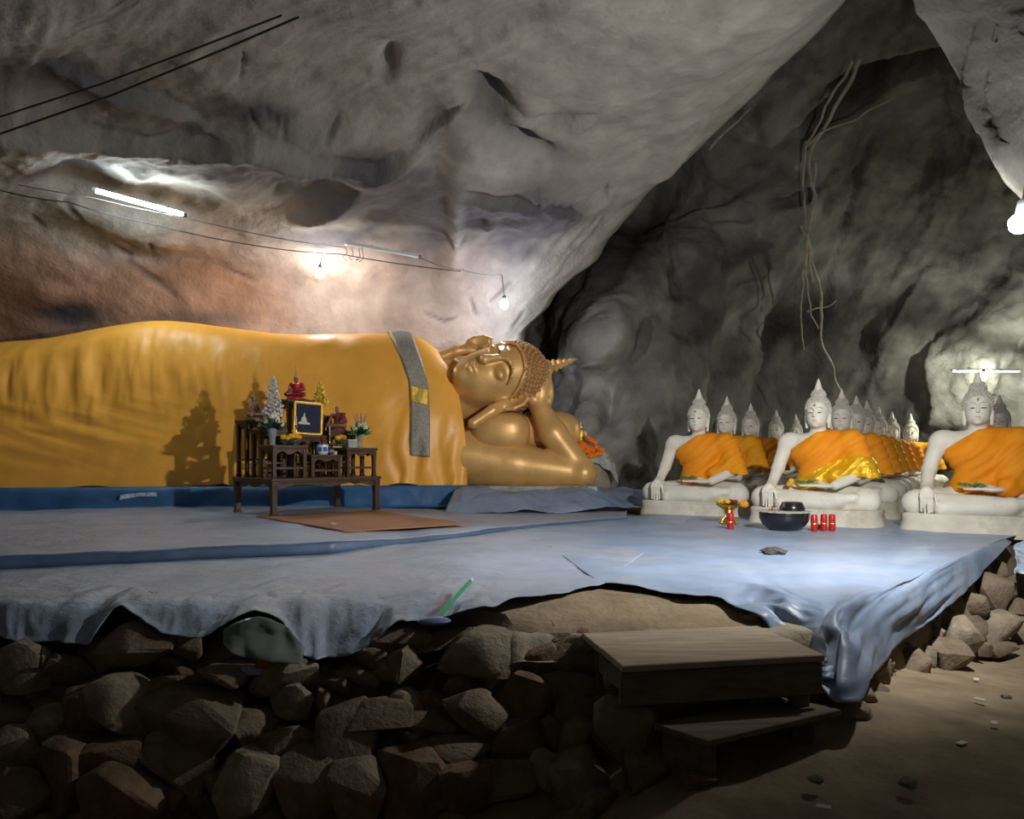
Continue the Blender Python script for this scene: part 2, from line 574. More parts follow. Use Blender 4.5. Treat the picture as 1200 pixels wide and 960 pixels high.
def surface(D, ax, vox):
    """surface nets: a closed quad mesh at the zero level"""
    lo = np.array([a[0] for a in ax])
    ins = D < 0
    s = ins[:-1, :-1, :-1].astype(np.int8)
    tot = np.zeros(s.shape, np.int8)
    for a in (0, 1):
        for b in (0, 1):
            for c in (0, 1):
                tot += ins[a:ins.shape[0] - 1 + a, b:ins.shape[1] - 1 + b, c:ins.shape[2] - 1 + c]
    mask = (tot > 0) & (tot < 8)
    idx = np.full(mask.shape, -1, np.int64)
    cells = np.argwhere(mask)
    idx[mask] = np.arange(len(cells))
    acc = np.zeros((len(cells), 3)); cnt = np.zeros(len(cells))
    corners = [(a, b, c) for a in (0, 1) for b in (0, 1) for c in (0, 1)]
    for a in corners:
        for axn in range(3):
            if a[axn] == 1: continue
            b = list(a); b[axn] = 1
            va = D[cells[:, 0] + a[0], cells[:, 1] + a[1], cells[:, 2] + a[2]]
            vb = D[cells[:, 0] + b[0], cells[:, 1] + b[1], cells[:, 2] + b[2]]
            m = (va < 0) != (vb < 0)
            t = np.where(m, va / np.where(m, va - vb, 1), 0)
            p = np.tile(np.array(a, float), (len(cells), 1))
            p[:, axn] += t
            acc[m] += p[m]; cnt[m] += 1
    verts = lo + (cells + acc / cnt[:, None]) * vox
    quads = []
    for axn in range(3):
        o1, o2 = (axn + 1) % 3, (axn + 2) % 3
        sl0 = [slice(None)] * 3; sl1 = [slice(None)] * 3
        sl0[axn] = slice(0, -1); sl1[axn] = slice(1, None)
        A, B = ins[tuple(sl0)], ins[tuple(sl1)]
        e = np.argwhere(A != B)
        e = e[(e[:, o1] > 0) & (e[:, o2] > 0) & (e[:, o1] < D.shape[o1] - 1) & (e[:, o2] < D.shape[o2] - 1)]
        if not len(e): continue
        fl = A[e[:, 0], e[:, 1], e[:, 2]]
        q = []
        for (d1, d2) in ((-1, -1), (0, -1), (0, 0), (-1, 0)):
            c = e.copy(); c[:, o1] += d1; c[:, o2] += d2
            q.append(idx[c[:, 0], c[:, 1], c[:, 2]])
        q = np.stack(q, 1)
        q[~fl] = q[~fl][:, ::-1]
        quads.append(q)
    return verts, np.concatenate(quads)


def sculpt(name, prims, lo, hi, vox, material, offset=0.0, cut=None):
    D, ax = sdf_field(prims, lo, hi, vox, offset)
    if cut is not None:
        X = ax[0][:, None, None]; Y = ax[1][None, :, None]; Z = ax[2][None, None, :]
        D = cut(D, X, Y, Z).astype(np.float32)
    v, q = surface(D, ax, vox)
    return mesh_from(name, v, q, material)

# ================================================================== THE CAVE
def poly_dist(PX, PY, line):
    """distance to a polyline in wall coordinates, signed side, and position along it"""
    best = np.full(PX.shape, 1e9); side = np.zeros(PX.shape); along = np.zeros(PX.shape)
    n = len(line) - 1
    for k in range(n):
        (x0, y0), (x1, y1) = line[k], line[k + 1]
        dx, dy = x1 - x0, y1 - y0
        L2 = dx * dx + dy * dy
        t = np.clip(((PX - x0) * dx + (PY - y0) * dy) / L2, 0, 1)
        ex, ey = PX - x0 - t * dx, PY - y0 - t * dy
        d = np.hypot(ex, ey)
        s = np.sign(dx * ey - dy * ex)
        m = d < best
        best = np.where(m, d, best); side = np.where(m, s, side); along = np.where(m, (k + t) / n, along)
    return best, side, along


def ledge(PX, PY, line, h, w):
    """a broken rock ledge: proud on one side of the line, fading away over w"""
    d, s, a = poly_dist(PX, PY, line)
    env = np.sin(np.clip(a, 0.02, .98) * math.pi) ** .5
    sd = d * s
    return h * env * np.where(sd > 0, np.exp(-(sd / w) ** 1.0), 0) * sstep(0, 5, sd)


def blob(PX, PY, x, y, rx, ry, ang=0.0):
    c, s = math.cos(math.radians(ang)), math.sin(math.radians(ang))
    u = ((PX - x) * c + (PY - y) * s) / rx
    v = (-(PX - x) * s + (PY - y) * c) / ry
    return np.exp(-(u * u + v * v))


def pix_pts(PX, PY, D):
    return np.stack([(PX - 600) / FPX * D, D, EYE + (HOR - PY) / FPX * D], -1)


# ---- the great overhang above the reclining statue (wall and ceiling in one sheet of rock)
EDGE_PY = [-500, -200, -60, 0, 63, 123, 150, 193, 230, 260, 313, 328, 350, 380, 395, 430, 520, 660]
EDGE_PX = [1500, 1180, 1040, 985, 933, 868, 843, 800, 753, 730, 687, 664, 640, 618, 610, 606, 604, 604]
D_PY = [-1500, -700, -450, -150, 0, 60, 120, 180, 237, 280, 330, 400, 500, 660]
D_D = [1.9, 2.55, 3.3, 4.9, 6.3, 7.2, 8.2, 9.2, 10.4, 11.2, 11.8, 12.3, 12.6, 12.8]


def left_depth(PX, PY):
    D = np.interp(PY, D_PY, D_D) * .5 + interp(D_PY, D_D, PY) * .5
    D = D - .9 * sstep(150, -150, PX) * sstep(500, 200, PY)
    D = D + .5 * blob(PX, PY, 430, 330, 200, 70) - .12 * blob(PX, PY, 180, 190, 150, 45, 10)
    return D


def make_overhang():
    rows = np.concatenate([np.linspace(-1500, -70, 30), np.arange(-60, 640, 3.1)])
    nu = 340
    u = np.linspace(0, 1, nu)
    e = np.interp(rows, EDGE_PY, EDGE_PX) + fbm(np.stack([rows / 40, rows * 0, rows * 0], -1), 3, 5) * 4
    lft = -260.0
    PX = lft + (e[:, None] - lft) * u[None, :]
    PY = np.repeat(rows[:, None], nu, 1)
    D = left_depth(PX, PY)
    # the lip curls up and back towards its edge
    toe = (e[:, None] - PX)
    D = D + .55 * np.exp(-toe / 45.0) * sstep(420, 330, PY)
    base = pix_pts(PX, PY, D)
    n = grid_normals(base)
    n *= np.sign(-(n[..., 1:2])) if False else 1
    # towards the viewer
    flipm = np.sum(n * (np.array([0, 0, EYE]) - base), -1, keepdims=True)
    n = np.where(flipm < 0, -n, n)
    h = .12 * fbm(base / 1.7, 2, 21) + .030 * fbm(base / .6, 3, 33) + .010 * fbm(base / .16, 3, 44)
    strat = np.stack([base[..., 0] * .5 + base[..., 2] * 1.2, base[..., 1] * .9 + base[..., 0] * .8, base[..., 2] * 3], -1)
    h = h + .04 * ridged(strat / 1.1, 4, 51) * sstep(330, 230, PY) + .012 * ridged(strat / .3, 3, 57) * sstep(300, 200, PY)
    L = lambda l, hh, w: ledge(PX, PY, l, hh * 1.35, w)
    h = h + L([(45, 66), (95, 78), (150, 98), (205, 115), (255, 140)], .13, 26)
    h = h + L([(0, 138), (60, 137), (130, 142), (190, 150), (250, 152), (300, 146), (345, 158), (400, 180)], .22, 40)
    h = h + L([(90, 148), (130, 165), (180, 178), (240, 190), (300, 190)], .03, 22) + .30 * blob(PX, PY, 165, 268, 90, 22, 14)
    h = h + L([(285, 148), (340, 160), (400, 178), (440, 190), (480, 178), (500, 168)], .14, 30)
    h = h + L([(320, 195), (350, 196), (370, 188)], .1, 16)
    h = h + L([(335, 243), (365, 242), (400, 226), (420, 215)], .13, 25)
    h = h + L([(400, 200), (440, 190), (470, 180), (490, 168), (520, 140), (538, 125)], .13, 30)
    h = h + L([(522, 208), (560, 212), (600, 216), (640, 232)], .16, 34)
    h = h + L([(590, 128), (640, 142), (665, 138), (700, 128)], .14, 26)
    h = h + L([(528, 248), (560, 250), (600, 246), (650, 240)], .09, 24)
    h = h + L([(705, 180), (640, 230), (690, 250)], .07, 20)
    for (x, y, rx, ry, a, am) in [(577, 122, 26, 26, 20, -.34), (622, 168, 34, 13, 22, -.32), (645, 140, 30, 8, -8, -.14),
                                  (510, 170, 30, 32, 0, -.24), (560, 172, 34, 26, 0, .17), (456, 80, 9, 16, 20, -.2),
                                  (560, 105, 34, 12, 30, -.14), (535, 255, 9, 55, 0, .12), (500, 300, 22, 30, 0, -.12),
                                  (520, 322, 10, 26, 0, .06), (60, 105, 60, 30, 0, -.12), (90, 205, 50, 26, -10, -.22),
                                  (80, 372, 34, 20, 0, -.16), (365, 165, 40, 16, 8, .12), (380, 240, 50, 14, -14, .14),
                                  (165, 198, 18, 8, 10, .1), (120, 180, 14, 10, 0, .07), (137, 190, 5, 3, 0, .06), (170, 187, 7, 3, 0, .06),
                                  (600, 330, 30, 14, -35, -.06), (640, 300, 60, 10, -38, .06), (580, 205, 60, 40, 0, .06)]:
        h = h + am * blob(PX, PY, x, y, rx, ry, a)
    rp = np.stack([(PX + PY * .9) / 16.0, (PX * .9 - PY) / 70.0, PX * 0], -1)
    h = h + .035 * ridged(rp, 3, 63) * np.clip(blob(PX, PY, 630, 270, 80, 60) + .6 * blob(PX, PY, 590, 345, 45, 30), 0, 1)
    rp = np.stack([(PX * .35 + PY) / 13.0, (PX - PY * .35) / 80.0, PX * 0], -1)
    h = h + .03 * ridged(rp, 3, 65) * np.clip(blob(PX, PY, 300, 185, 170, 40, 8) + blob(PX, PY, 140, 100, 130, 40, 12), 0, 1)
    # small scars broken into the face
    scar = np.zeros(PX.shape)
    for l, w in [([(150, 308), (172, 322), (205, 346)], 3.2), ([(76, 237), (95, 254)], 3.0), ([(38, 257), (50, 270)], 2.6),
                 ([(177, 276), (178, 291)], 2.4), ([(270, 319), (300, 330)], 2.0), ([(293, 118), (303, 138)], 2.4), ([(312, 116), (318, 130)], 2),
                 ([(322, 122), (326, 138)], 2), ([(333, 130), (334, 150)], 2), ([(384, 156), (396, 142)], 2.6), ([(520, 140), (538, 124)], 2.4),
                 ([(552, 350), (558, 368)], 2.2), ([(575, 352), (598, 330)], 2.0), ([(600, 385), (612, 366)], 2), ([(133, 288), (152, 300)], 2.2),
                 ([(498, 366), (520, 376), (535, 372)], 2.0), ([(282, 90), (286, 60)], 1.6), ([(630, 205), (632, 225)], 1.6), ([(710, 222), (712, 212)], 2.0),
                 ([(664, 254), (670, 248)], 2.2), ([(545, 268), (540, 280)], 2.4)]:
        d, _, a = poly_dist(PX, PY, l)
        scar = np.maximum(scar, np.exp(-(d / w) ** 2) * (.5 + .5 * np.sin(np.clip(a, 0.1, .9) * math.pi)))
    h = h - .05 * scar
    fade = sstep(0, 18, toe)
    pts = base + n * (h * fade)[..., None]
    # rock colour: grey lime skin, sooty band with painted hollow shade, ochre wash low left
    nz = fbm(base / .9, 4, 71)
    nz2 = fbm(base / .35, 3, 77)
    grey = np.array([.285, .272, .235]); soot_shade = np.array([.10, .095, .102]); ochre = np.array([.40, .235, .15]); pale = np.array([.47, .46, .43]); pink = np.array([.45, .36, .31])
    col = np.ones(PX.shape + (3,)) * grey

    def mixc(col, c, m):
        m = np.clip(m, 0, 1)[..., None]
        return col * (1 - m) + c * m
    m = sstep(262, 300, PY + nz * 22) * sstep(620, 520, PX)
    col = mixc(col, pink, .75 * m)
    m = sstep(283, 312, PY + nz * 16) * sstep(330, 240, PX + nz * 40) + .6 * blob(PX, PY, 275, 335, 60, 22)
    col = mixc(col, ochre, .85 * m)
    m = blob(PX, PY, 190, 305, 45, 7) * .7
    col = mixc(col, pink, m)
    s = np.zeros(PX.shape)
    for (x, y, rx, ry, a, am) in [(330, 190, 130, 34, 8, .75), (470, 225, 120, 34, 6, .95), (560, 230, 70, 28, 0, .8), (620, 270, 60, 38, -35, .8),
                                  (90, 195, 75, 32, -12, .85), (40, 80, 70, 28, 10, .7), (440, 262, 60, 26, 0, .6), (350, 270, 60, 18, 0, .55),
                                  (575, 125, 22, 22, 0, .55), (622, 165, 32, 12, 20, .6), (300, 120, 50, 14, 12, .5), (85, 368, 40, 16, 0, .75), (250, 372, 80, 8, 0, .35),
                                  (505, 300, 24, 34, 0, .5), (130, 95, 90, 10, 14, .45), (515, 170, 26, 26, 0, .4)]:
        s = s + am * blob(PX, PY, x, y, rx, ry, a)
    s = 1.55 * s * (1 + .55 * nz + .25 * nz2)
    col = mixc(col, soot_shade, s)  # sooty band, and the shade inside the hollows painted dark
    col = mixc(col, pale, .55 * blob(PX, PY, 560, 190, 55, 26) + .5 * blob(PX, PY, 165, 262, 70, 22, 12) + .4 * blob(PX, PY, 535, 270, 8, 50))  # patch under the lit tube is its pool of light painted pale
    col = mixc(col, soot_shade * .7, scar * .75)
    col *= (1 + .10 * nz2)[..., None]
    # the curl behind the lip
    extra_p, extra_c = [], []
    for dpx, dd in ((5, .12), (9, .4), (8, 1.0), (2, 2.2), (-14, 4.0)):
        q = pix_pts(PX[:, -1] + dpx, PY[:, -1] - dpx * .7, D[:, -1] + dd)
        extra_p.append(q); extra_c.append(col[:, -1] * .8)
    pts = np.concatenate([pts, np.stack(extra_p, 1)], 1)
    col = np.concatenate([col, np.stack(extra_c, 1)], 1)
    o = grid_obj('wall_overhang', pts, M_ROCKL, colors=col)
    tag(o, kind='structure')
    return o


make_overhang()

# ---- the back wall of the chamber behind the white statues
RB = [(560, 300, 18.5), (560, 480, 18), (600, 300, 18), (640, 420, 16.2), (655, 480, 15.2), (690, 500, 13.4), (700, 400, 14.0), (716, 300, 15.0), (1150, 440, 15.0),
      (760, 260, 16.2), (800, 220, 15.6), (690, 600, 13), (800, 580, 14.8), (800, 400, 14.8), (800, 300, 14.8), (900, 580, 17.2), (900, 400, 16.6),
      (900, 250, 15), (900, 130, 13.5), (1000, 580, 17.8), (1000, 400, 17.2), (1000, 200, 15), (1000, 80, 13.5), (1100, 580, 16.8), (1100, 400, 16.2),
      (1100, 200, 14.5), (1100, 60, 12.5), (1200, 580, 15.2), (1200, 430, 14.9), (1200, 200, 13), (1200, 60, 11.5), (1330, 580, 13.5), (1330, 400, 13),
      (1330, 100, 11), (850, 0, 12.5), (1000, -100, 11), (1200, -100, 10), (1330, -150, 9.5), (700, -100, 12), (560, 100, 16), (560, 620, 17.5)]


def rbf(PX, PY):
    pts = np.array(RB)
    A = np.hypot(pts[:, None, 0] - pts[None, :, 0], pts[:, None, 1] - pts[None, :, 1])
    w = np.linalg.solve(A + np.eye(len(pts)) * 6, pts[:, 2] - pts[:, 2].mean())
    out = np.full(PX.shape, pts[:, 2].mean())
    for (x, y, _), wi in zip(pts, w):
        out = out + wi * np.hypot(PX - x, PY - y)
    return out


def make_back():
    xs = np.arange(545, 1345, 3.3); ys = np.concatenate([np.arange(-420, -30, 16), np.arange(-30, 650, 3.3)])
    PX, PY = np.meshgrid(xs, ys)
    D = rbf(PX, PY)
    base = pix_pts(PX, PY, D)
    n = grid_normals(base)
    flipm = np.sum(n * (np.array([0, 0, EYE]) - base), -1, keepdims=True)
    n = np.where(flipm < 0, -n, n)
    lean = np.stack([base[..., 0] * 1.0 - base[..., 2] * .35, base[..., 1] * .6, base[..., 2] * .42 + base[..., 0] * .15], -1)
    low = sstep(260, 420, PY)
    h = .26 * fbm(lean / 1.7, 3, 91) + .12 * ridged(lean / 1.1, 4, 97) * (.5 + .7 * low) + .05 * ridged(lean / .4, 3, 95) * (.4 + .8 * low) + .05 * fbm(base / .45, 3, 99) + .02 * fbm(base / .17, 2, 101)
    L = lambda l, hh, w: ledge(PX, PY, l, hh, w)
    h = h + L([(690, 470), (672, 420), (690, 360), (722, 296)], .0, 40)
    # slabs that lean away to the upper right
    h = h + L([(1010, 108), (930, 150), (895, 200), (850, 240), (795, 262)][::-1], .38, 60)
    h = h + L([(955, 200), (900, 235), (860, 262), (830, 268)][::-1], .25, 45)
    h = h + L([(1040, 130), (1000, 210), (975, 290), (960, 350), (940, 400)][::-1], .22, 40)
    h = h + L([(820, 330), (850, 300), (890, 275)], .16, 30)
    h = h + L([(790, 268), (792, 320), (800, 345)], .25, 30)
    h = h + L([(1040, 380), (1062, 340), (1080, 320)], .2, 30)
    for (x, y, rx, ry, a, am) in [(1045, 80, 62, 9, -18, -1.1), (985, 118, 40, 7, -28, -.6), (790, 330, 14, 26, 0, -.35),
                                  (900, 395, 16, 40, 10, -.6), (935, 440, 16, 40, 0, -.5), (850, 400, 14, 40, 25, -.35), (1075, 160, 45, 40, 0, -.45),
                                  (1070, 440, 20, 26, 0, -.4), (1010, 380, 18, 40, 20, -.4), (770, 440, 30, 60, 0, .3), (700, 440, 10, 70, 22, .12), (682, 470, 6, 50, 20, -.14), (722, 440, 7, 60, 14, -.16),
                                  (715, 480, 8, 26, 0, -.25), (860, 350, 24, 40, 0, .25), (985, 330, 14, 60, 12, -.3), (745, 400, 8, 40, 15, -.25),
                                  (830, 450, 10, 34, 12, -.3), (1100, 470, 16, 40, 0, .2)]:
        h = h + am * blob(PX, PY, x, y, rx, ry, a)
    pts = base + n * h[..., None]
    nz = fbm(lean / 1.0, 4, 111); nz2 = fbm(base / .3, 3, 117)
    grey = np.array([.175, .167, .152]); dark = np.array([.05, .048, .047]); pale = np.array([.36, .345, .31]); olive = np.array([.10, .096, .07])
    col = np.ones(PX.shape + (3,)) * grey

    def mixc(col, c, m):
        m = np.clip(m, 0, 1)[..., None]
        return col * (1 - m) + c * m
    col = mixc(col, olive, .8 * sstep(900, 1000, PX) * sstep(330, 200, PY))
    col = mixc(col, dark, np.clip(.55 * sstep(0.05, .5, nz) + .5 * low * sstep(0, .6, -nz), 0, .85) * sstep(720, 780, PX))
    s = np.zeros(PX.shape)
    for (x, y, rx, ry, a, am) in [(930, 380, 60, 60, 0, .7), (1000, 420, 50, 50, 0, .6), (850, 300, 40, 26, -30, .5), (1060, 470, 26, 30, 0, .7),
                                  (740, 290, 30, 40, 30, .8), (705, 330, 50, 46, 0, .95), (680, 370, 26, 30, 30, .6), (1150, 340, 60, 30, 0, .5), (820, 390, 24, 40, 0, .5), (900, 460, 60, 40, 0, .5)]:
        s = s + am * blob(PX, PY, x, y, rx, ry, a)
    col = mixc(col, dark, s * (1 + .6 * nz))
    col = mixc(col, pale, (.6 * blob(PX, PY, 700, 450, 35, 80) + .3 * blob(PX, PY, 860, 260, 50, 20, -30) + .6 * blob(PX, PY, 1110, 440, 60, 40)) * (1 + .6 * nz))  # patch round the back bulb is its light on the rock, painted pale
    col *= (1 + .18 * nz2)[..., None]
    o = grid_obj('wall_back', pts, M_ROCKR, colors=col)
    tag(o, kind='structure')


make_back()

# ---- the near rock that hangs in from the right
def make_near_rock():
    ys = np.concatenate([np.arange(-500, -40, 20), np.arange(-40, 420, 4)])
    e = np.interp(ys, [-500, 20, 60, 100, 150, 185, 210, 238, 300, 420], [850, 1082, 1108, 1130, 1144, 1160, 1176, 1200, 1262, 1400]) \
        + 3 * fbm(np.stack([ys / 30, ys * 0, ys * 0], -1), 3, 8)
    w = np.concatenate([np.array([-20, 0, 6, 4]), np.arange(1, 360, 4.0)])
    dd = np.concatenate([np.array([2.4, 1.0, .35, .12]), .05 - .55 * (1 - np.exp(-np.arange(1, 360, 4.0) / 60))])
    PX = e[:, None] + np.where(w < 8, w - 8, w)[None, :]
    PX = np.where(np.arange(len(w))[None, :] < 4, e[:, None] + np.array([6, 3, 1, 0] + [0] * (len(w) - 4))[None, :], PX + 8)
    PY = np.repeat(ys[:, None], len(w), 1)
    D = 4.3 + dd[None, :] * np.ones_like(PX) + .0008 * (PY - 150)
    D = np.maximum(D - .003 * np.maximum(0, 60 - PY) * .6, 2.2)
    base = pix_pts(PX, PY, D)
    n = np.zeros_like(base); n[..., 1] = -1
    ok = (np.arange(len(w)) >= 5)[None, :]
    h = (.06 * fbm(base / .5, 4, 121) + .05 * ridged(np.stack([base[..., 0] * 2.2, base[..., 1], base[..., 2] * .5], -1) / .6, 3, 123)) * ok
    d, s, a = poly_dist(PX, PY, [(1142, 40), (1139, 100), (1140, 120), (1152, 150)])
    h = h - .08 * np.exp(-(d / 5) ** 2)
    d, s, a = poly_dist(PX, PY, [(1172, 40), (1168, 100), (1166, 170)])
    h = h - .10 * np.exp(-(d / 6) ** 2)
    pts = base + n * h[..., None]
    nz = fbm(base / .35, 4, 131)
    col = np.ones(PX.shape + (3,)) * np.array([.34, .33, .28]) * (1 + .25 * nz)[..., None]
    o = grid_obj('wall_right', pts, M_ROCKL, colors=col)
    tag(o, kind='structure')


make_near_rock()

# ---- dirt floor in front of the platform
PLAT = .5


def floor_z(x, y):
    z = -.42 + .42 * sstep(-.1, .85, x)
    z = z - .20 * sstep(1.4, 3.6, x) * sstep(3.4, 5.6, y)
    return z


def make_floor():
    xs = np.linspace(-7, 9, 200); ys = np.linspace(.2, 11, 150)
    X, Y = np.meshgrid(xs, ys)
    p = np.stack([X, Y, X * 0], -1)
    Z = floor_z(X, Y) + .025 * fbm(p / .5, 4, 141) + .03 * fbm(p / 1.4, 2, 143)
    o = grid_obj('floor', np.stack([X, Y, Z], -1), M_EARTH)
    tag(o, kind='structure')


make_floor()

# ---- raised platform: earth top and a dry-stone face
BOUND = [(-8, 4.45), (-3, 4.45), (-1.2, 4.42), (-.5, 4.35), (0.0, 3.95), (.4, 3.9), (1.45, 4.0), (1.8, 4.35), (2.6, 5.2), (3.5, 6.1), (4.4, 7.0), (6, 8.6), (9, 11.4)]


def make_platform():
    vs_ = [(x, y, PLAT - .03 - (.09 if .0 <= x <= 1.5 else .0)) for x, y in BOUND] + [(12, 20, PLAT - .03), (-10, 20, PLAT - .03)]
    n = len(vs_)
    bm = bmesh.new()
    f = bm.faces.new([bm.verts.new(v) for v in vs_])
    bmesh.ops.triangulate(bm, faces=[f])
    bmesh.ops.recalc_face_normals(bm, faces=bm.faces)
    me = bpy.data.meshes.new('platform'); bm.to_mesh(me); bm.free()
    me.materials.append(M_EARTH)
    o = mobj('platform', me)
    tag(o, kind='structure')
    # sloping earth core behind the stones
    B = np.array(BOUND)
    seg = np.hypot(*np.diff(B, axis=0).T); cum = np.concatenate([[0], np.cumsum(seg)])
    s = np.linspace(0, cum[-1], 260)
    bx, by = np.interp(s, cum, B[:, 0]), np.interp(s, cum, B[:, 1])
    tx, ty = np.gradient(bx), np.gradient(by)
    ln = np.hypot(tx, ty); nx, ny = ty / ln, -tx / ln
    t = np.linspace(0, 1, 14)
    run = np.interp(bx, [-8, -.5, .3, .5, 1.5, 1.8, 2.6, 9], [.8, .75, .35, .1, .1, .2, .25, .3])
    X = bx[:, None] + nx[:, None] * run[:, None] * t; Y = by[:, None] + ny[:, None] * run[:, None] * t
    top = np.where((bx > 0) & (bx < 1.5), PLAT - .12, PLAT - .03)
    zb = floor_z(X[:, -1], Y[:, -1]) - .1
    Z = top[:, None] + (zb - top)[:, None] * t ** 1.0
    p = np.stack([X, Y, Z], -1)
    p = p + (.04 * fbm(p / .3, 3, 151) * np.sin(t * math.pi))[..., None] * np.array([0, -1, .4])
    o = grid_obj('wall_front', p, M_EARTH)
    tag(o, kind='structure')
    return o


WALL_FRONT = make_platform()

# bare landing in front of the tarpaulins
def make_landing():
    xs = np.linspace(-.30, 1.75, 90); ys = np.linspace(3.80, 5.4, 80)
    X, Y = np.meshgrid(xs, ys)
    p = np.stack([X, Y, X * 0], -1)
    yb = 3.9 + .05 * fbm(np.stack([xs / .2, xs * 0, xs * 0], -1), 3, 9)[None, :]
    Z = .385 + .085 * sstep(3.85, 4.9, Y) + .04 * sstep(.2, -.3, X) * sstep(4.2, 3.9, Y) + .012 * fbm(p / .25, 4, 161)
    Z = Z - .12 * sstep(0, -.10, Y - yb)
    Z = Z - .30 * sstep(.05, -.25, X + .04 * fbm(p / .15, 2, 165)) * sstep(4.6, 4.2, Y)
    o = grid_obj('landing_earth', np.stack([X, Y, Z], -1), M_LAND, parent=None)
    tag(o, kind='structure')


make_landing()

# ---- rubble stones
def stone_mesh(i):
    r = np.random.default_rng(100 + i)
    bm = bmesh.new()
    n = 13 + i % 5
    for k in range(n):
        v = r.normal(size=3); v /= np.linalg.norm(v)
        v = np.sign(v) * np.abs(v) ** .8
        v *= r.uniform(.82, 1.08)
        bm.verts.new(v * .5)
    bmesh.ops.convex_hull(bm, input=bm.verts)
    bmesh.ops.dissolve_limit(bm, angle_limit=math.radians(14), verts=bm.verts, edges=bm.edges)
    bmesh.ops.bevel(bm, geom=list(bm.edges), offset=.035, segments=1, affect='EDGES', profile=.6)
    bmesh.ops.triangulate(bm, faces=bm.faces)
    for v in bm.verts:
        v.co *= 1 + r.uniform(-.03, .03)
    xs = [v.co for v in bm.verts]
    lo = Vector([min(c[a] for c in xs) for a in range(3)]); hi = Vector([max(c[a] for c in xs) for a in range(3)])
    for v in bm.verts:
        v.co = Vector([(v.co[a] - (lo[a] + hi[a]) / 2) / (hi[a] - lo[a]) for a in range(3)])
    bmesh.ops.recalc_face_normals(bm, faces=bm.faces)
    me = bpy.data.meshes.new('stone'); bm.to_mesh(me); bm.free()
    me.polygons.foreach_set('use_smooth', np.ones(len(me.polygons), dtype=bool))
    me.set_sharp_from_angle(angle=math.radians(28))
    me.materials.append((M_STONE, M_STONE, M_STONE2, M_STONE, M_STONE3)[i % 5])
    return me


STONES = [stone_mesh(i) for i in range(20)]


def put_stone(px, py, w, h, d, which=None, tilt=None):
    me = STONES[random.randrange(20) if which is None else which]
    c = P(px, py, d)
    k = d / FPX
    o = mobj('stone', me, WALL_FRONT, loc=c)
    o.scale = (w * k * 1.12, (w + h) / 2 * k * random.uniform(.8, 1.1), h * k * 1.12)
    o.rotation_euler = (random.uniform(-.15, .15), random.uniform(-.25, .25) if tilt is None else tilt, random.choice((0, math.pi)) + random.uniform(-.25, .25))
    return o


def face_d(py):
    return 4.02 - (py - 745) * .0022


traced = [(147, 833, 98, 78), (233, 847, 122, 78), (213, 893, 84, 62), (82, 907, 70, 88), (150, 932, 88, 76), (138, 888, 72, 50), (20, 880, 62, 60),
          (247, 797, 122, 36), (217, 757, 40, 36), (160, 762, 96, 62), (73, 790, 80, 66), (337, 792, 76, 50), (343, 820, 46, 40), (373, 832, 26, 48),
          (340, 880, 76, 78), (367, 922, 64, 90), (300, 857, 60, 60), (290, 917, 76, 76), (247, 930, 44, 48), (30, 780, 60, 60), (105, 830, 50, 60),
          (492, 787, 64, 66), (575, 775, 112, 76), (400, 807, 40, 34), (443, 835, 80, 62), (555, 837, 72, 62), (617, 820, 66, 62), (537, 877, 80, 32),
          (610, 873, 70, 62), (407, 865, 70, 84), (483, 913, 80, 80), (543, 917, 64, 56), (597, 922, 76, 76), (680, 920, 72, 80),
          (677, 777, 74, 48), (670, 823, 58, 52), (677, 865, 52, 44), (712, 802, 22, 24), (477, 827, 48, 38), (510, 823, 44, 26), (417, 793, 54, 26),
          (483, 867, 38, 32), (507, 849, 48, 38), (643, 863, 36, 50), (430, 768, 50, 26), (455, 780, 36, 30), (540, 805, 40, 30), (630, 775, 40, 50),
          (470, 752, 64, 40), (522, 748, 76, 36), (566, 745, 60, 30), (602, 750, 66, 36), (640, 752, 56, 32), (690, 752, 40, 30), (645, 757, 36, 26), (30, 930, 60, 60), (190, 810, 50, 30), (60, 850, 60, 44), (420, 925, 60, 70), (640, 910, 40, 60), (520, 948, 60, 40), (655, 760, 40, 30)]
for (x, y, w, h) in traced:
    put_stone(x, y, w, h, face_d(y) - .02 - .05 * random.random())
for (x, y, w, h, d, k) in [(733, 850, 72, 78, 3.42, 0), (757, 902, 46, 54, 3.32, 5), (702, 945, 50, 36, 3.3, 1), (728, 800, 40, 40, 3.6, 6), (820, 918, 50, 24, 3.12, 2), (715, 780, 30, 40, 3.75, 7)]:
    put_stone(x, y, w, h, d, k)
for gy in range(0, 7):
    for gx in range(0, 21):
        x = -50 + gx * 37 + random.uniform(-12, 12) + (gy % 2) * 18
        y = 772 + gy * 33 + random.uniform(-9, 9)
        if x > 700: continue
        w = random.uniform(40, 66)
        put_stone(x, y, w, w * random.uniform(.65, 1.0), face_d(y) + random.uniform(.08, .16))
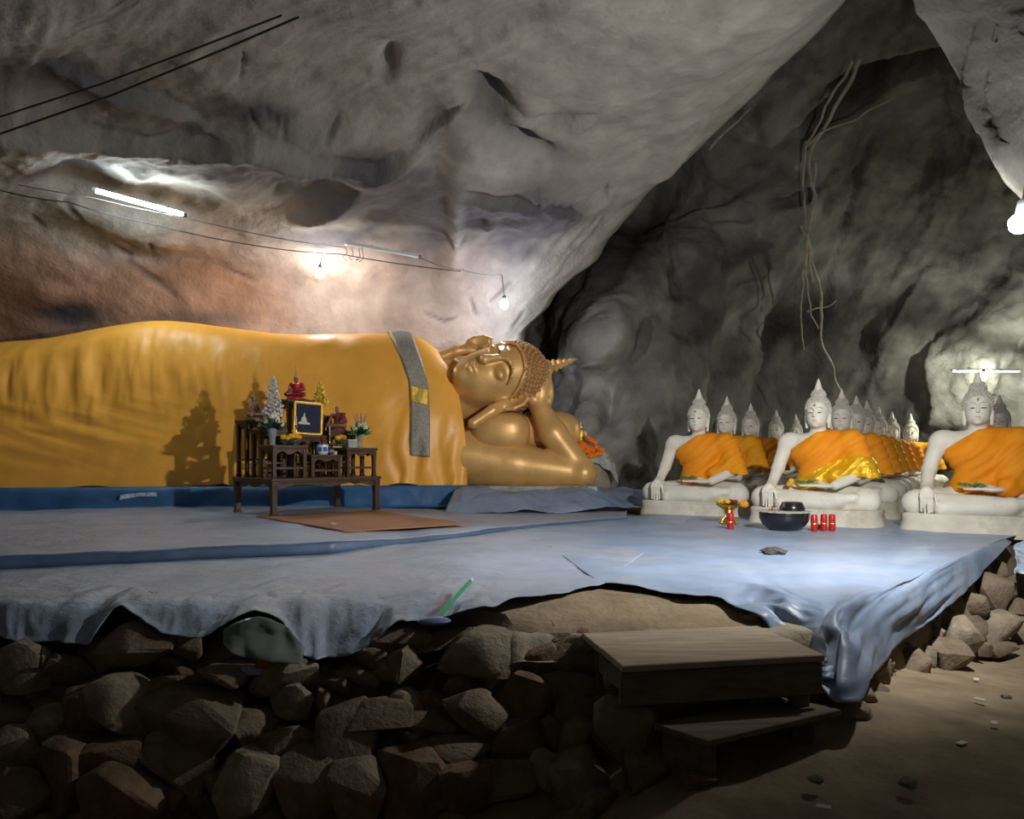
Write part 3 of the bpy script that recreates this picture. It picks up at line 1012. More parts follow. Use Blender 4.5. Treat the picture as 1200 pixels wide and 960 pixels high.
# stones along the right flank; each one stands on the sloping bank
bank = [(1159, 692, 42, 44, 6.35), (1134, 712, 34, 34, 5.95), (1170, 737, 50, 42, 5.95), (1125, 747, 40, 46, 5.5), (1110, 768, 48, 36, 5.2), (1069, 786, 38, 46, 4.85),
        (1192, 714, 28, 42, 6.3), (1194, 688, 28, 30, 6.7), (1170, 762, 48, 20, 5.65), (1001, 834, 40, 28, 3.75), (1046, 786, 20, 26, 4.6), (1024, 808, 28, 26, 4.25),
        (1084, 770, 22, 28, 5.1), (1168, 668, 22, 20, 6.8), (1150, 760, 22, 16, 5.6), (1095, 748, 26, 26, 5.35), (1105, 726, 30, 28, 5.75), (1085, 735, 30, 26, 5.4),
        (1140, 735, 28, 28, 5.8), (1180, 700, 26, 26, 6.5), (1052, 760, 26, 30, 4.95), (1030, 785, 30, 30, 4.45), (1145, 678, 26, 22, 6.6), (1120, 700, 26, 24, 6.2),
        (1215, 700, 40, 40, 6.6), (1240, 690, 40, 44, 6.9), (1225, 735, 44, 34, 6.2), (1260, 720, 44, 34, 6.6), (1200, 740, 30, 30, 6.1), (1010, 815, 26, 24, 4.0), (1212, 668, 30, 26, 7.0)]
for i, (x, y, w, h, d) in enumerate(bank):
    put_stone(x, y, w, h, d, [0, 3, 4, 9, 5, 6, 8, 10, 13, 14, 15, 18, 19][i % 13])
# stones packed behind the steps
for (x, y, w, h, d) in [(830, 818, 50, 30, 4.0), (880, 830, 46, 34, 4.0), (790, 812, 40, 40, 4.0), (930, 815, 40, 40, 4.0), (860, 860, 50, 40, 3.95), (920, 865, 50, 44, 3.95), (800, 865, 50, 50, 3.95), (962, 845, 36, 36, 3.95),
                          (877, 725, 22, 18, 4.12)]:
    put_stone(x, y, w, h, d)
# loose pebbles on the dirt floor
for i in range(46):
    x = random.uniform(1.0, 4.2); y = random.uniform(3.0, 6.0)
    if y > 3.2 + (x - 1.0) * .85 or (x < 2 and y > 3.05): continue
    s = random.uniform(.02, .06)
    o = mobj('stone', STONES[random.randrange(20)], WALL_FRONT, loc=(x, y, float(floor_z(np.array(x), np.array(y))) + s * .2))
    o.scale = (s * 1.4, s * 1.2, s * .8)
    o.rotation_euler = (0, 0, random.uniform(0, 6))

# ================================================================== TARPAULINS
def knots(arr, n):
    a = np.array([tuple(v) for v in arr], float)
    k = np.linspace(0, len(a) - 1, n)
    return np.stack([interp(np.arange(len(a)), a[:, i], k) for i in range(3)], -1)


def make_tarp_front():
    hem = [(-260, 742, 3.97), (-120, 742, 3.97), (0, 745, 3.96), (40, 752, 3.94), (100, 757, 3.92), (118, 742, 3.94), (143, 714, 4.05), (172, 727, 3.97), (205, 741, 3.93), (240, 746, 3.92),
           (265, 734, 3.93), (300, 722, 3.95), (332, 734, 3.93), (358, 768, 3.86), (400, 771, 3.84), (440, 753, 3.86), (465, 730, 3.90), (500, 731, 3.90), (530, 724, 3.90)]
    H = [P(*h) for h in hem] + [PZ(570, 715, .505), PZ(605, 705, .508), PZ(640, 696, .51), PZ(680, 687, .51), PZ(720, 678, .51)]
    bend = [(-260, 700), (-120, 700), (0, 702), (40, 704), (100, 698), (120, 694), (150, 690), (185, 698), (215, 702), (245, 698), (275, 690), (305, 690), (340, 692), (370, 694),
            (410, 690), (445, 688), (475, 692), (510, 697), (535, 702), (572, 706), (607, 698), (642, 690), (682, 681), (722, 673)]
    B = [PZ(x, y, PLAT + .012) for x, y in bend]
    rearx = np.linspace(-300, 820, len(bend))
    R = [PZ(x, float(np.interp(x, [-300, 0, 390, 600, 700, 820], [676, 662, 642, 617, 606, 600])), PLAT + .01) for x in rearx]
    n = 330
    Hk, Bk, Rk = knots(H, n), knots(B, n), knots(R, n)
    rows = []
    for t in np.linspace(0, 1, 46):
        rows.append(Rk * (1 - t) + Bk * t)
    hang = np.linspace(0, 1, 26)[1:]
    for t in hang:
        q = Bk * (1 - t) + Hk * t
        q[:, 2] += .05 * math.sin(math.pi * min(1, t * 1.2)) * (Bk[:, 2] - Hk[:, 2]).clip(0, .3) / .2
        q[:, 1] -= .03 * math.sin(math.pi * t) * (Bk[:, 2] - Hk[:, 2]).clip(0, .3) / .2
        rows.append(q)
    p = np.stack(rows)
    v = np.concatenate([np.linspace(0, 1, 46) * .0, hang])[:, None]
    flat = np.concatenate([np.linspace(0, 1, 46), np.ones(len(hang))])[:, None]
    q = np.stack([p[..., 0] / .28, p[..., 1] / .5, p[..., 2] / .4], -1)
    p[..., 2] += (.010 * fbm(p / .5, 3, 171) + .02 * flat ** 6 * np.abs(fbm(q, 3, 173)))
    p[..., 1] -= .05 * v ** .7 * ridged(np.stack([p[..., 0] / .26 + p[..., 2] * 1.5, p[..., 2] / .7, p[..., 2] * 0], -1), 3, 175)
    o = grid_obj('tarpaulin', p, M_TARPF, thick=.004)
    tag(o, 'dusty grey tarpaulin at the front of the platform with torn hem over the rubble', 'tarpaulin')


make_tarp_front()


def step_line(px):
    return float(np.interp(px, [-400, 0, 390, 480, 600, 700, 760], [686, 668, 648, 637, 622, 612, 607]))


def make_tarp_rear():
    n = 260
    pxs = np.linspace(-330, 735, n)
    F = np.array([PZ(x, step_line(x), PLAT + .012) for x in pxs])
    hgt = np.interp(pxs, [-330, 390, 470, 600, 735], [.085, .085, .05, .03, .015])
    T = F.copy(); T[:, 2] += hgt
    backd = np.interp(pxs, [-330, 0, 300, 560, 735], [9.9, 10.2, 10.7, 11.3, 11.2])
    R = np.array([P(x, 532 + (EYE - PLAT - h - .012) * 900 / d, d) for x, h, d in zip(pxs, hgt, backd)])
    rows = [F, F * .6 + T * .4, F * .2 + T * .8 + np.array([0, .004, 0]), T + np.array([0, .02, .006]), T + np.array([0, .06, .008])]
    for t in np.linspace(0.03, 1, 50):
        rows.append((T + np.array([0, .06, .006])) * (1 - t) + R * t)
    p = np.stack(rows)
    p[..., 1] += .03 * fbm(np.stack([p[..., 0] / .5, p[..., 0] * 0, p[..., 0] * 0], -1), 3, 181) * np.linspace(1, 0, len(rows))[:, None] ** 3
    p[3:, :, 2] += .008 * fbm(p[3:] / .45, 3, 183)
    o = grid_obj('tarpaulin', p[3:], M_TARPF, thick=.004)
    grid_obj('edge_strip', p[:4], M_TARPE, o, thick=.004)['label'] = 'unfaded blue drop of the sheet along the slab edge'
    tag(o, 'pale dusty tarpaulin on the raised slab under the altar table', 'tarpaulin')


make_tarp_rear()


def make_tarp_right():
    hem = [PZ(690, 682, .504), PZ(760, 688, .515), PZ(800, 697, .51), PZ(843, 698, .51), P(862, 716, 4.12), P(880, 727, 4.06), P(905, 739, 4.0), P(940, 756, 3.85), P(966, 770, 3.68),
           P(969, 800, 3.55), P(975, 824, 3.5), P(992, 828, 3.5), P(1024, 799, 3.8), P(1045, 775, 4.2), P(1064, 750, 4.6), P(1096, 723, 5.05), P(1134, 688, 5.8), P(1186, 635, 7.0)]
    bend = [(694, 677), (768, 680), (808, 684), (848, 680), (875, 680), (895, 684), (915, 690), (935, 696), (955, 701), (970, 703), (985, 702), (1000, 700), (1018, 695), (1040, 688), (1065, 679), (1090, 668), (1128, 652), (1172, 631)]
    B = [PZ(x, y, PLAT + .015) for x, y in bend]
    rear = np.linspace(600, 1240, len(bend))
    R = [PZ(x, float(np.interp(x, [640, 760, 900, 1100, 1240], [609, 603, 603, 612, 618])), PLAT + .015) for x in rear]
    n = 300
    Hk, Bk, Rk = knots(hem, n), knots(B, n), knots(R, n)
    rows = [Rk * (1 - t) + Bk * t for t in np.linspace(0, 1, 44)]
    drop = (Bk[:, 2] - Hk[:, 2]).clip(0, .5)[:, None]
    hang = np.linspace(0, 1, 44)[1:]
    for t in hang:
        q = Bk * (1 - t) + Hk * t
        q[:, 2:3] += .30 * drop * math.sin(math.pi * t ** .9) * (1 - t * .4)
        rows.append(q)
    p = np.stack(rows)
    v = np.concatenate([np.zeros(44), hang])[:, None]
    flat = np.concatenate([np.linspace(0, 1, 44), np.ones(len(hang))])[:, None]
    s = np.linspace(0, 1, n)[None, :]
    warp = fbm(np.stack([s * 6 + v * 1.4, v * 2.0 + s * 0, s * 0 + v * 0], -1), 3, 191)
    fold = np.sin(s * 44 + warp * 3.0) * .35 + np.sin(s * 21 + 1.3 + warp * 2.4)
    amp = np.sin(np.clip((s - .16) / .78, 0, 1) * math.pi) ** .6
    disp = .05 * fold * (v ** .8 + .18 * flat ** 5) * amp + .012 * fbm(p / .3, 3, 193) * (v + .15 * flat ** 4)
    nrm = grid_normals(p)
    nrm = np.where(nrm[..., 2:3] < 0, -nrm, nrm)
    p = p + nrm * disp[..., None]
    p[..., 2] += .006 * fbm(p / .4, 3, 195)
    o = grid_obj('tarpaulin', p, M_TARPR, thick=.004)
    tag(o, 'blue tarpaulin before the white statues, its corner hanging in folds beside the wooden steps', 'tarpaulin')


make_tarp_right()


def make_tarp_mid():
    n = 120
    s = np.linspace(0, 1, n)
    front = np.array([PZ(x, y, z) for x, y, z in zip(np.interp(s, [0, .3, .6, 1], [520, 600, 680, 752]), np.interp(s, [0, .3, .6, 1], [601, 602, 600, 598]), s * 0 + .55)])
    back = np.array([P(x, y, d) for x, y, d in zip(np.interp(s, [0, .4, .75, 1], [535, 600, 690, 760]), np.interp(s, [0, .2, .5, .8, 1], [577, 571, 573, 574, 575]), np.interp(s, [0, .7, 1], [10.35, 10.4, 12.0]))])
    rows = []
    for t in np.linspace(0, 1, 50):
        q = front * (1 - t) + back * t
        q[:, 2] += .10 * math.sin(math.pi * t) * np.sin(np.clip(s * 1.1, 0, 1) * math.pi)
        rows.append(q)
    p = np.stack(rows)
    p[..., 2] += .05 * fbm(p / .6, 4, 201) + .02 * ridged(p / .5, 3, 203)
    o = grid_obj('tarpaulin', p, M_TARPB2, thick=.004)
    tag(o, 'crumpled patchy blue tarpaulin in front of the gold elbow', 'tarpaulin')


make_tarp_mid()

# ================================================================== WOODEN STEPS
def make_steps():
    t = thing('wooden_steps', 'weathered wooden steps of planks leading up to the bare landing', 'steps', loc=(0, 0, 0))
    # upper tread: two planks on a fascia board
    zt = .40
    a = PZ(682, 742, zt); b = PZ(729, 781, zt); c = PZ(967, 768, zt); d = c + (a - b) * .98
    def plank(name, q, th, mtl):
        bm = bmesh.new()
        top = [bm.verts.new(v) for v in q]
        bot = [bm.verts.new(v - Vector((0, 0, th))) for v in q]
        bm.faces.new(top); bm.faces.new(bot[::-1])
        for i in range(4):
            j = (i + 1) % 4
            bm.faces.new((top[i], bot[i], bot[j], top[j]))
        bmesh.ops.recalc_face_normals(bm, faces=bm.faces)
        bmesh.ops.bevel(bm, geom=list(bm.edges), offset=.004, segments=1, affect='EDGES')
        me = bpy.data.meshes.new(name); bm.to_mesh(me); bm.free()
        me.materials.append(mtl)
        return mobj(name, me, t)
    def L(p, q, f): return p + (q - p) * f
    plank('plank', [L(a, b, 0), L(d, c, 0), L(d, c, .485), L(a, b, .485)], .03, M_WOOD)
    plank('plank', [L(a, b, .495) + Vector((0, 0, .004)), L(d, c, .495) + Vector((0, 0, .004)), L(d, c, 1) + Vector((0, 0, .002)), L(a, b, 1) + Vector((0, 0, .002))], .03, M_WOOD)
    e = (b - a).normalized() * .03
    dn = Vector((0, 0, -.034))
    fb = b - e * .6 + dn; fc = c - e * .6 + dn
    q = [fb, fc, fc - e, fb - e]
    plank('fascia_board', q, .145, M_WOODD)
    for f, sgn in ((a, 1), (d, -1)):
        pass
    # side bearers
    for p0, p1, k in ((a, b, 1), (d, c, -1)):
        s = (c - b).normalized() * .04 * k
        plank('bearer', [L(p0, p1, .03) + dn + s, L(p0, p1, .94) + dn + s, L(p0, p1, .94) + dn + s * 2, L(p0, p1, .03) + dn + s * 2], .12, M_WOODD)
    # posts
    for p0 in (L(L(a, b, .85), L(d, c, .85), .08), L(L(a, b, .85), L(d, c, .85), .92), L(L(a, b, .2), L(d, c, .2), .08), L(L(a, b, .2), L(d, c, .2), .92)):
        zb = float(floor_z(np.array(p0.x), np.array(p0.y))) - .05
        q = [Vector((p0.x + x, p0.y + y, zt - .034)) for x, y in ((-.04, -.03), (.04, -.03), (.04, .03), (-.04, .03))]
        plank('post', q, zt - .034 - zb, M_WOODD)
    # lower tread
    zl = .155
    a2 = PZ(766, 848, zl); b2 = PZ(829, 868, zl); c2 = PZ(987, 831, zl); d2 = PZ(916, 817, zl)
    plank('plank', [a2, d2, c2, b2], .028, M_WOODD)
    u = (c2 - b2).normalized(); v = (a2 - b2).normalized()
    for f in (.10, .90):
        p0 = b2 + (c2 - b2) * f + v * .05
        q = [p0 - u * .03 + Vector((0, 0, -.028)), p0 + u * .03 + Vector((0, 0, -.028)), p0 + u * .03 + v * .22 + Vector((0, 0, -.028)), p0 - u * .03 + v * .22 + Vector((0, 0, -.028))]
        plank('post', q, .28, M_WOODD)
    p0 = L(b2, a2, .3); p1 = L(c2, d2, .3)
    return t


make_steps()

# the slim green-handled squeegee left on the hem
def make_squeegee():
    t = thing('squeegee', 'squeegee with a green stick handle leaning on the tarpaulin hem', 'squeegee')
    lo_ = P(509, 728, 3.74); hi_ = PZ(552, 680, .60)
    MB().tube([lo_, lo_ + (hi_ - lo_) * .5, hi_], .011, 8).obj('handle', M_GREEN, t)
    MB().tube([hi_ - (hi_ - lo_) * .03, hi_ + (hi_ - lo_) * .012], .012, 8).obj('end_cap', M_TIN, t)
    ax = (hi_ - lo_).normalized()
    m = MB(); m.ball(lo_, (.085, .05, .022), 2); m.tube([lo_, lo_ + ax * .05], .018, 8)
    m.obj('head', M_BLUEP, t)
    return t


make_squeegee()

# ================================================================== RECLINING STATUE
REC = thing('reclining_statue', 'huge gold reclining statue under a golden cloth, head propped on one arm', 'statue', loc=(0, 0, 0))


def rec_front(px):
    return np.interp(px, [-420, -150, 0, 200, 400, 545, 700], [9.0, 9.5, 9.75, 10.15, 10.45, 10.55, 10.6])


CREST_X = [-420, -330, -100, 0, 60, 110, 150, 195, 260, 330, 400, 450, 478, 500, 520, 548, 600]
CREST_Y = [440, 430, 414, 403, 397, 387, 381, 378, 384, 392, 393, 392, 392, 400, 415, 436, 470]
SLAB_Z = .875


def robe_pt(px, th):
    px = np.asarray(px, float); th = np.asarray(th, float)
    df = rec_front(px)
    half = .80
    dc = df + half
    zc = EYE + (HOR - interp(CREST_X, CREST_Y, px)) / FPX * dc
    z0 = SLAB_Z - .005
    e = .62
    c, s = np.cos(th), np.clip(np.sin(th), 0, 1)
    d = dc - half * np.sign(c) * np.abs(c) ** e
    z = z0 + (zc - z0) * s ** (e * 1.25)
    p = np.stack([(px - 600) / FPX * d, d, z], -1)
    rel = (z - z0) / (zc - z0)
    front = sstep(-.05, .25, c)
    # gathers below the hip, creased sag lines low down, loose folds at the shoulder end
    g = fbm(np.stack([p[..., 0] / .17 + .5 * p[..., 2], p[..., 2] / .8, p[..., 1] * 0], -1), 3, 211)
    m1 = sstep(420, 200, px) * np.exp(-((rel - .66) / .2) ** 2)
    sag = fbm(np.stack([p[..., 0] / .8, p[..., 2] / .13 + p[..., 0] * 2.0, p[..., 1] * 0], -1), 3, 215)
    m2 = sstep(300, 100, px) * np.exp(-((rel - .35) / .22) ** 2)
    diag = fbm(np.stack([p[..., 0] / .35 - p[..., 2] * 1.4, p[..., 2] / 1.0 + p[..., 0] * .4, p[..., 1] * 0], -1), 3, 219)
    hemf = np.sin(p[..., 0] * 21 + 2.2 * diag)
    m3 = sstep(400, 500, px) * sstep(.9, .2, rel)
    h = front * (.050 * g * m1 + .020 * sag * m2 + .035 * diag * (.35 + .65 * m3) + .028 * hemf * m3 * sstep(.75, .0, rel))
    h = h + .03 * fbm(p / 1.2, 2, 223)
    # long soft ridge along the thigh
    ridge = np.exp(-((rel - np.interp(px, [-420, 0, 100, 190, 260], [.80, .86, .9, .97, 1.1])) / .05) ** 2) * sstep(260, 120, px)
    h = h + .05 * ridge
    p[..., 1] -= h * (.5 + .5 * np.clip(c, 0, 1))
    p[..., 2] += h * s * .4
    p[..., 2] += front * sstep(.06, 0, rel) * (.018 * np.sin(p[..., 0] * 3.1) + .02 * fbm(np.stack([p[..., 0] / .3, p[..., 0] * 0, p[..., 0] * 0], -1), 2, 225) - .02 * m3)
    return p


def make_robe():
    th = np.concatenate([np.linspace(0.0, .5, 46), np.linspace(.5, math.pi, 60)[1:]])
    n = 330
    # right-hand border of the cloth, from hem over the shoulder
    rb = np.interp(th, [0, .06, .2, .45, .75, 1.1, 1.57, 2.2, 3.14], [547, 547, 546, 543, 537, 527, 506, 485, 475])
    u = np.linspace(0, 1, n)
    PX = -400 + (rb[:, None] + 400) * u[None, :]
    p = robe_pt(PX, np.repeat(th[:, None], n, 1))
    # tuck of the border
    e = np.exp(-(1 - u) / .012)[None, :, None]
    p = p + e * np.array([-.0, .05, -.03])
    o = grid_obj('robe', p, M_CLOTH, REC)
    o['label'] = 'golden satin cloth draped over the whole body'
    return o


make_robe()


def make_sash():
    def row(th, c, w, off):
        k = np.linspace(-.5, .5, 9)
        q = robe_pt(c + k * w, np.full(9, th))
        nrm = np.array([0, -math.cos(th) ** .6 if math.cos(th) > 0 else 0, max(math.sin(th), .15)])
        nrm /= np.linalg.norm(nrm)
        return q + nrm * off

    def py_of(th, px):
        q = robe_pt(np.array([px]), np.array([th]))[0]
        return HOR - (q[2] - EYE) / q[1] * FPX
    ths = np.linspace(1.9, .02, 260)
    rows, rows_g = [], []
    for th in ths:
        y = py_of(th, 488) if th < 1.45 else 391
        if y > 536: break
        c = float(np.interp(y, [391, 405, 425, 450, 480, 536], [467, 474, 483, 491, 493, 493])) - (3 if th > 1.6 else 0)
        w = float(np.interp(y, [391, 460, 536], [27, 22, 23]))
        rows.append(row(th, c, w, .03))
        if 455 < y < 474: rows_g.append(row(th, c, w * .98, .042))
    o = grid_obj('sash', np.stack(rows), M_SASH, REC, thick=.012)
    o['label'] = 'silver brocade sash across the shoulder'
    g = grid_obj('sash_panel', np.stack(rows_g), M_GLEAF, o, thick=.008)
    g['label'] = 'gold square panel on the sash'


make_sash()

# slab below the statue
m = MB()
bm = m.bm
ff = [(x, float(rec_front(x)) - .05) for x in np.linspace(-400, 600, 20)] + [(700, 10.45)]
top = []
for x, d in ff: top.append(Vector(((x - 600) / FPX * d, d, SLAB_Z - .02)))
bk = [Vector((v.x, v.y + 2.3, v.z)) for v in top[::-1]]
ring = top + bk
tv = [bm.verts.new(v) for v in ring]; bv = [bm.verts.new((v.x, v.y, .45)) for v in ring]
bm.faces.new(tv); bm.faces.new(bv[::-1])
for i in range(len(ring)):
    j = (i + 1) % len(ring)
    bm.faces.new((tv[i], bv[i], bv[j], tv[j]))
m.obj('plinth', M_GREYC, REC, smooth=False)


def make_skirt():
    n = 260
    px = np.linspace(-390, 556, n)
    d = rec_front(px) - .075
    rows = []
    zs = [SLAB_Z - .012, SLAB_Z - .004, SLAB_Z - .03, .80, .74, .68, .63, .60, .592, .588]
    do = [.22, .0, -.012, -.02, -.022, -.025, -.03, -.05, -.09, -.16]
    for z, o_ in zip(zs, do):
        dd = d + o_
        rows.append(np.stack([(px - 600) / FPX * dd, dd, np.full(n, z)], -1))
    p = np.stack(rows)
    w = np.array([0, .3, .6, 1, 1, 1, 1, .8, .5, .2])[:, None]
    p[..., 1] -= w * (.04 + .04 * fbm(np.stack([p[..., 0] / .6, p[..., 2] / .2, p[..., 0] * 0], -1), 3, 231))
    o = grid_obj('tarpaulin', p, M_TARPB, thick=.004)
    tag(o, 'deep blue tarpaulin skirting the slab below the golden cloth', 'tarpaulin')
    # woven patch on it
    a = [(140, 586), (162, 582), (184, 582), (183, 577), (160, 578), (141, 580)]
    pts = [P(x, y, float(rec_front(x)) - .215) for x, y in a]
    me = mesh_from('woven_patch', pts, [(0, 1, 4, 5), (1, 2, 3, 4)], M_WEAVE, smooth=False)
    q = mobj('woven_patch', me, o)
    s = q.modifiers.new('thickness', 'SOLIDIFY'); s.thickness = .006


make_skirt()

# ---- head solids, shared by every statue (face towards -Y, up +Z, metres of a white statue)
def head_prims(ears=True):
    p = [ell((0, .03, 1.275), (.118, .145, .145), .03), ell((0, -.015, 1.19), (.110, .122, .135), .03), ell((0, -.03, 1.135), (.082, .10, .072), .03), ell((0, -.105, 1.09), (.032, .028, .026), .03)]
    p += [cap((0, -.138, 1.268), (0, -.160, 1.200), .010, .017, .014), ell((0, -.160, 1.193), (.021, .017, .013), .008)]
    for s in (-1, 1):
        p += [ell((s * .046, -.114, 1.236), (.033, .020, .019), .008)]
        br = [(s * .010, -.144, 1.262), (s * .026, -.142, 1.284), (s * .052, -.130, 1.290), (s * .076, -.108, 1.276), (s * .090, -.085, 1.256)]
        for a, b in zip(br[:-1], br[1:]): p.append(cap(a, b, .0065, .0055, .006))
        p += [cap((0, -.141, 1.150), (s * .033, -.124, 1.153), .0095, .005, .004), cap((0, -.138, 1.130), (s * .024, -.126, 1.135), .0105, .006, .004)]
        p += [ell((s * .017, -.156, 1.188), (.006, .006, .006), .004, None, True)]
        if ears:
            p += [ell((s * .122, .035, 1.235), (.015, .036, .062), .012), cap((s * .124, .030, 1.20), (s * .118, .012, 1.072), .020, .017, .012),
                  ell((s * .139, .025, 1.245), (.010, .018, .040), .008, None, True)]
            rim = [(s * .134, .058, 1.22), (s * .136, .062, 1.26), (s * .134, .045, 1.292), (s * .132, .015, 1.288), (s * .13, .004, 1.262)]
            for a, b in zip(rim[:-1], rim[1:]): p.append(cap(a, b, .008, .008, .006))
    return p


def hairline(X, Y):
    a = np.abs(np.arctan2(X, -(Y - .02)))
    return np.interp(a, [0, .5, .9, 1.25, 1.6, 3.2], [1.345, 1.335, 1.295, 1.24, 1.15, 1.10])


def hair_mesh(name, material, dome=True, n_curl=330, rc=.0125, s=1.0, R=np.eye(3), o=np.zeros(3)):
    pr = [ell((0, .035, 1.278), (.131, .158, .152), .02)]
    if dome: pr.append(ell((0, .05, 1.425), (.075, .08, .075), .03))
    vox = .008

    def cut(D, X, Y, Z):
        hl = hairline(np.broadcast_to(X, D.shape), np.broadcast_to(Y, D.shape))
        return np.maximum(D, (hl - Z) * .7)
    D, ax = sdf_field(pr, (-.18, -.17, 1.05), (.18, .24, 1.54), vox)
    D = cut(D, ax[0][:, None, None], ax[1][None, :, None], ax[2][None, None, :])
    v, q = surface(D.astype(np.float32), ax, vox)
    V, F = [v], [q]
    n0 = len(v)
    # curls
    bm = bmesh.new(); bmesh.ops.create_icosphere(bm, subdivisions=1, radius=1.0)
    bm.verts.ensure_lookup_table()
    iv = np.array([x.co for x in bm.verts]); it = np.array([[w.index for w in f.verts] for f in bm.faces]); bm.free()
    tris = []
    for (c, r, nn, zmin) in [((0, .035, 1.278), (.131, .158, .152), n_curl, -1)] + ([((0, .05, 1.425), (.075, .08, .075), n_curl // 3, 1.42)] if dome else []):
        for i in range(nn):
            zz = 1 - 2 * (i + .5) / nn
            ph = i * 2.399963
            rr = math.sqrt(1 - zz * zz)
            p = np.array([c[0] + r[0] * rr * math.cos(ph), c[1] + r[1] * rr * math.sin(ph), c[2] + r[2] * zz])
            if p[2] < zmin or p[2] < hairline(p[0], p[1]) + .004: continue
            if dome and zmin < 0 and p[2] > 1.40 and np.hypot(p[0] / .07, (p[1] - .05) / .075) < 1: continue
            V.append(p + iv * rc); tris.append(it + n0); n0 += len(iv)
    V = np.concatenate(V)
    V = s * (V @ np.array(R).T) + np.array(o)
    faces = [tuple(x) for x in q.tolist()] + [tuple(x) for t in tris for x in t.tolist()]
    return mesh_from(name, V, faces, material)


def spire_mesh(name, material, flame=False, s=1.0, R=np.eye(3), o=np.zeros(3)):
    m = MB()
    if flame:
        prof = [(.030, 1.405), (.034, 1.425)]
        z = 1.43
        for k in range(5):
            r = .030 - .005 * k
            prof += [(r * .72, z), (r, z + .008), (r * .8, z + .018)]
            z += .022
        prof += [(.006, z), (.001, z + .016)]
        m.lathe(prof, (0, .05, 0), 10, scallop=lambda k, a: .14 * math.cos(5 * a))
    else:
        prof = [(.050, 1.455), (.055, 1.475), (.047, 1.49), (.040, 1.515), (.032, 1.54), (.024, 1.565), (.015, 1.592), (.006, 1.612), (.001, 1.622)]
        m.lathe(prof, (0, .05, 0), 16)
    M4 = Matrix.Translation(Vector(o)) @ (Matrix(np.array(R).tolist()).to_4x4()) @ Matrix.Scale(s, 4)
    bmesh.ops.transform(m.bm, matrix=M4, verts=m.bm.verts)
    return m.mesh(name, material, True, 50)


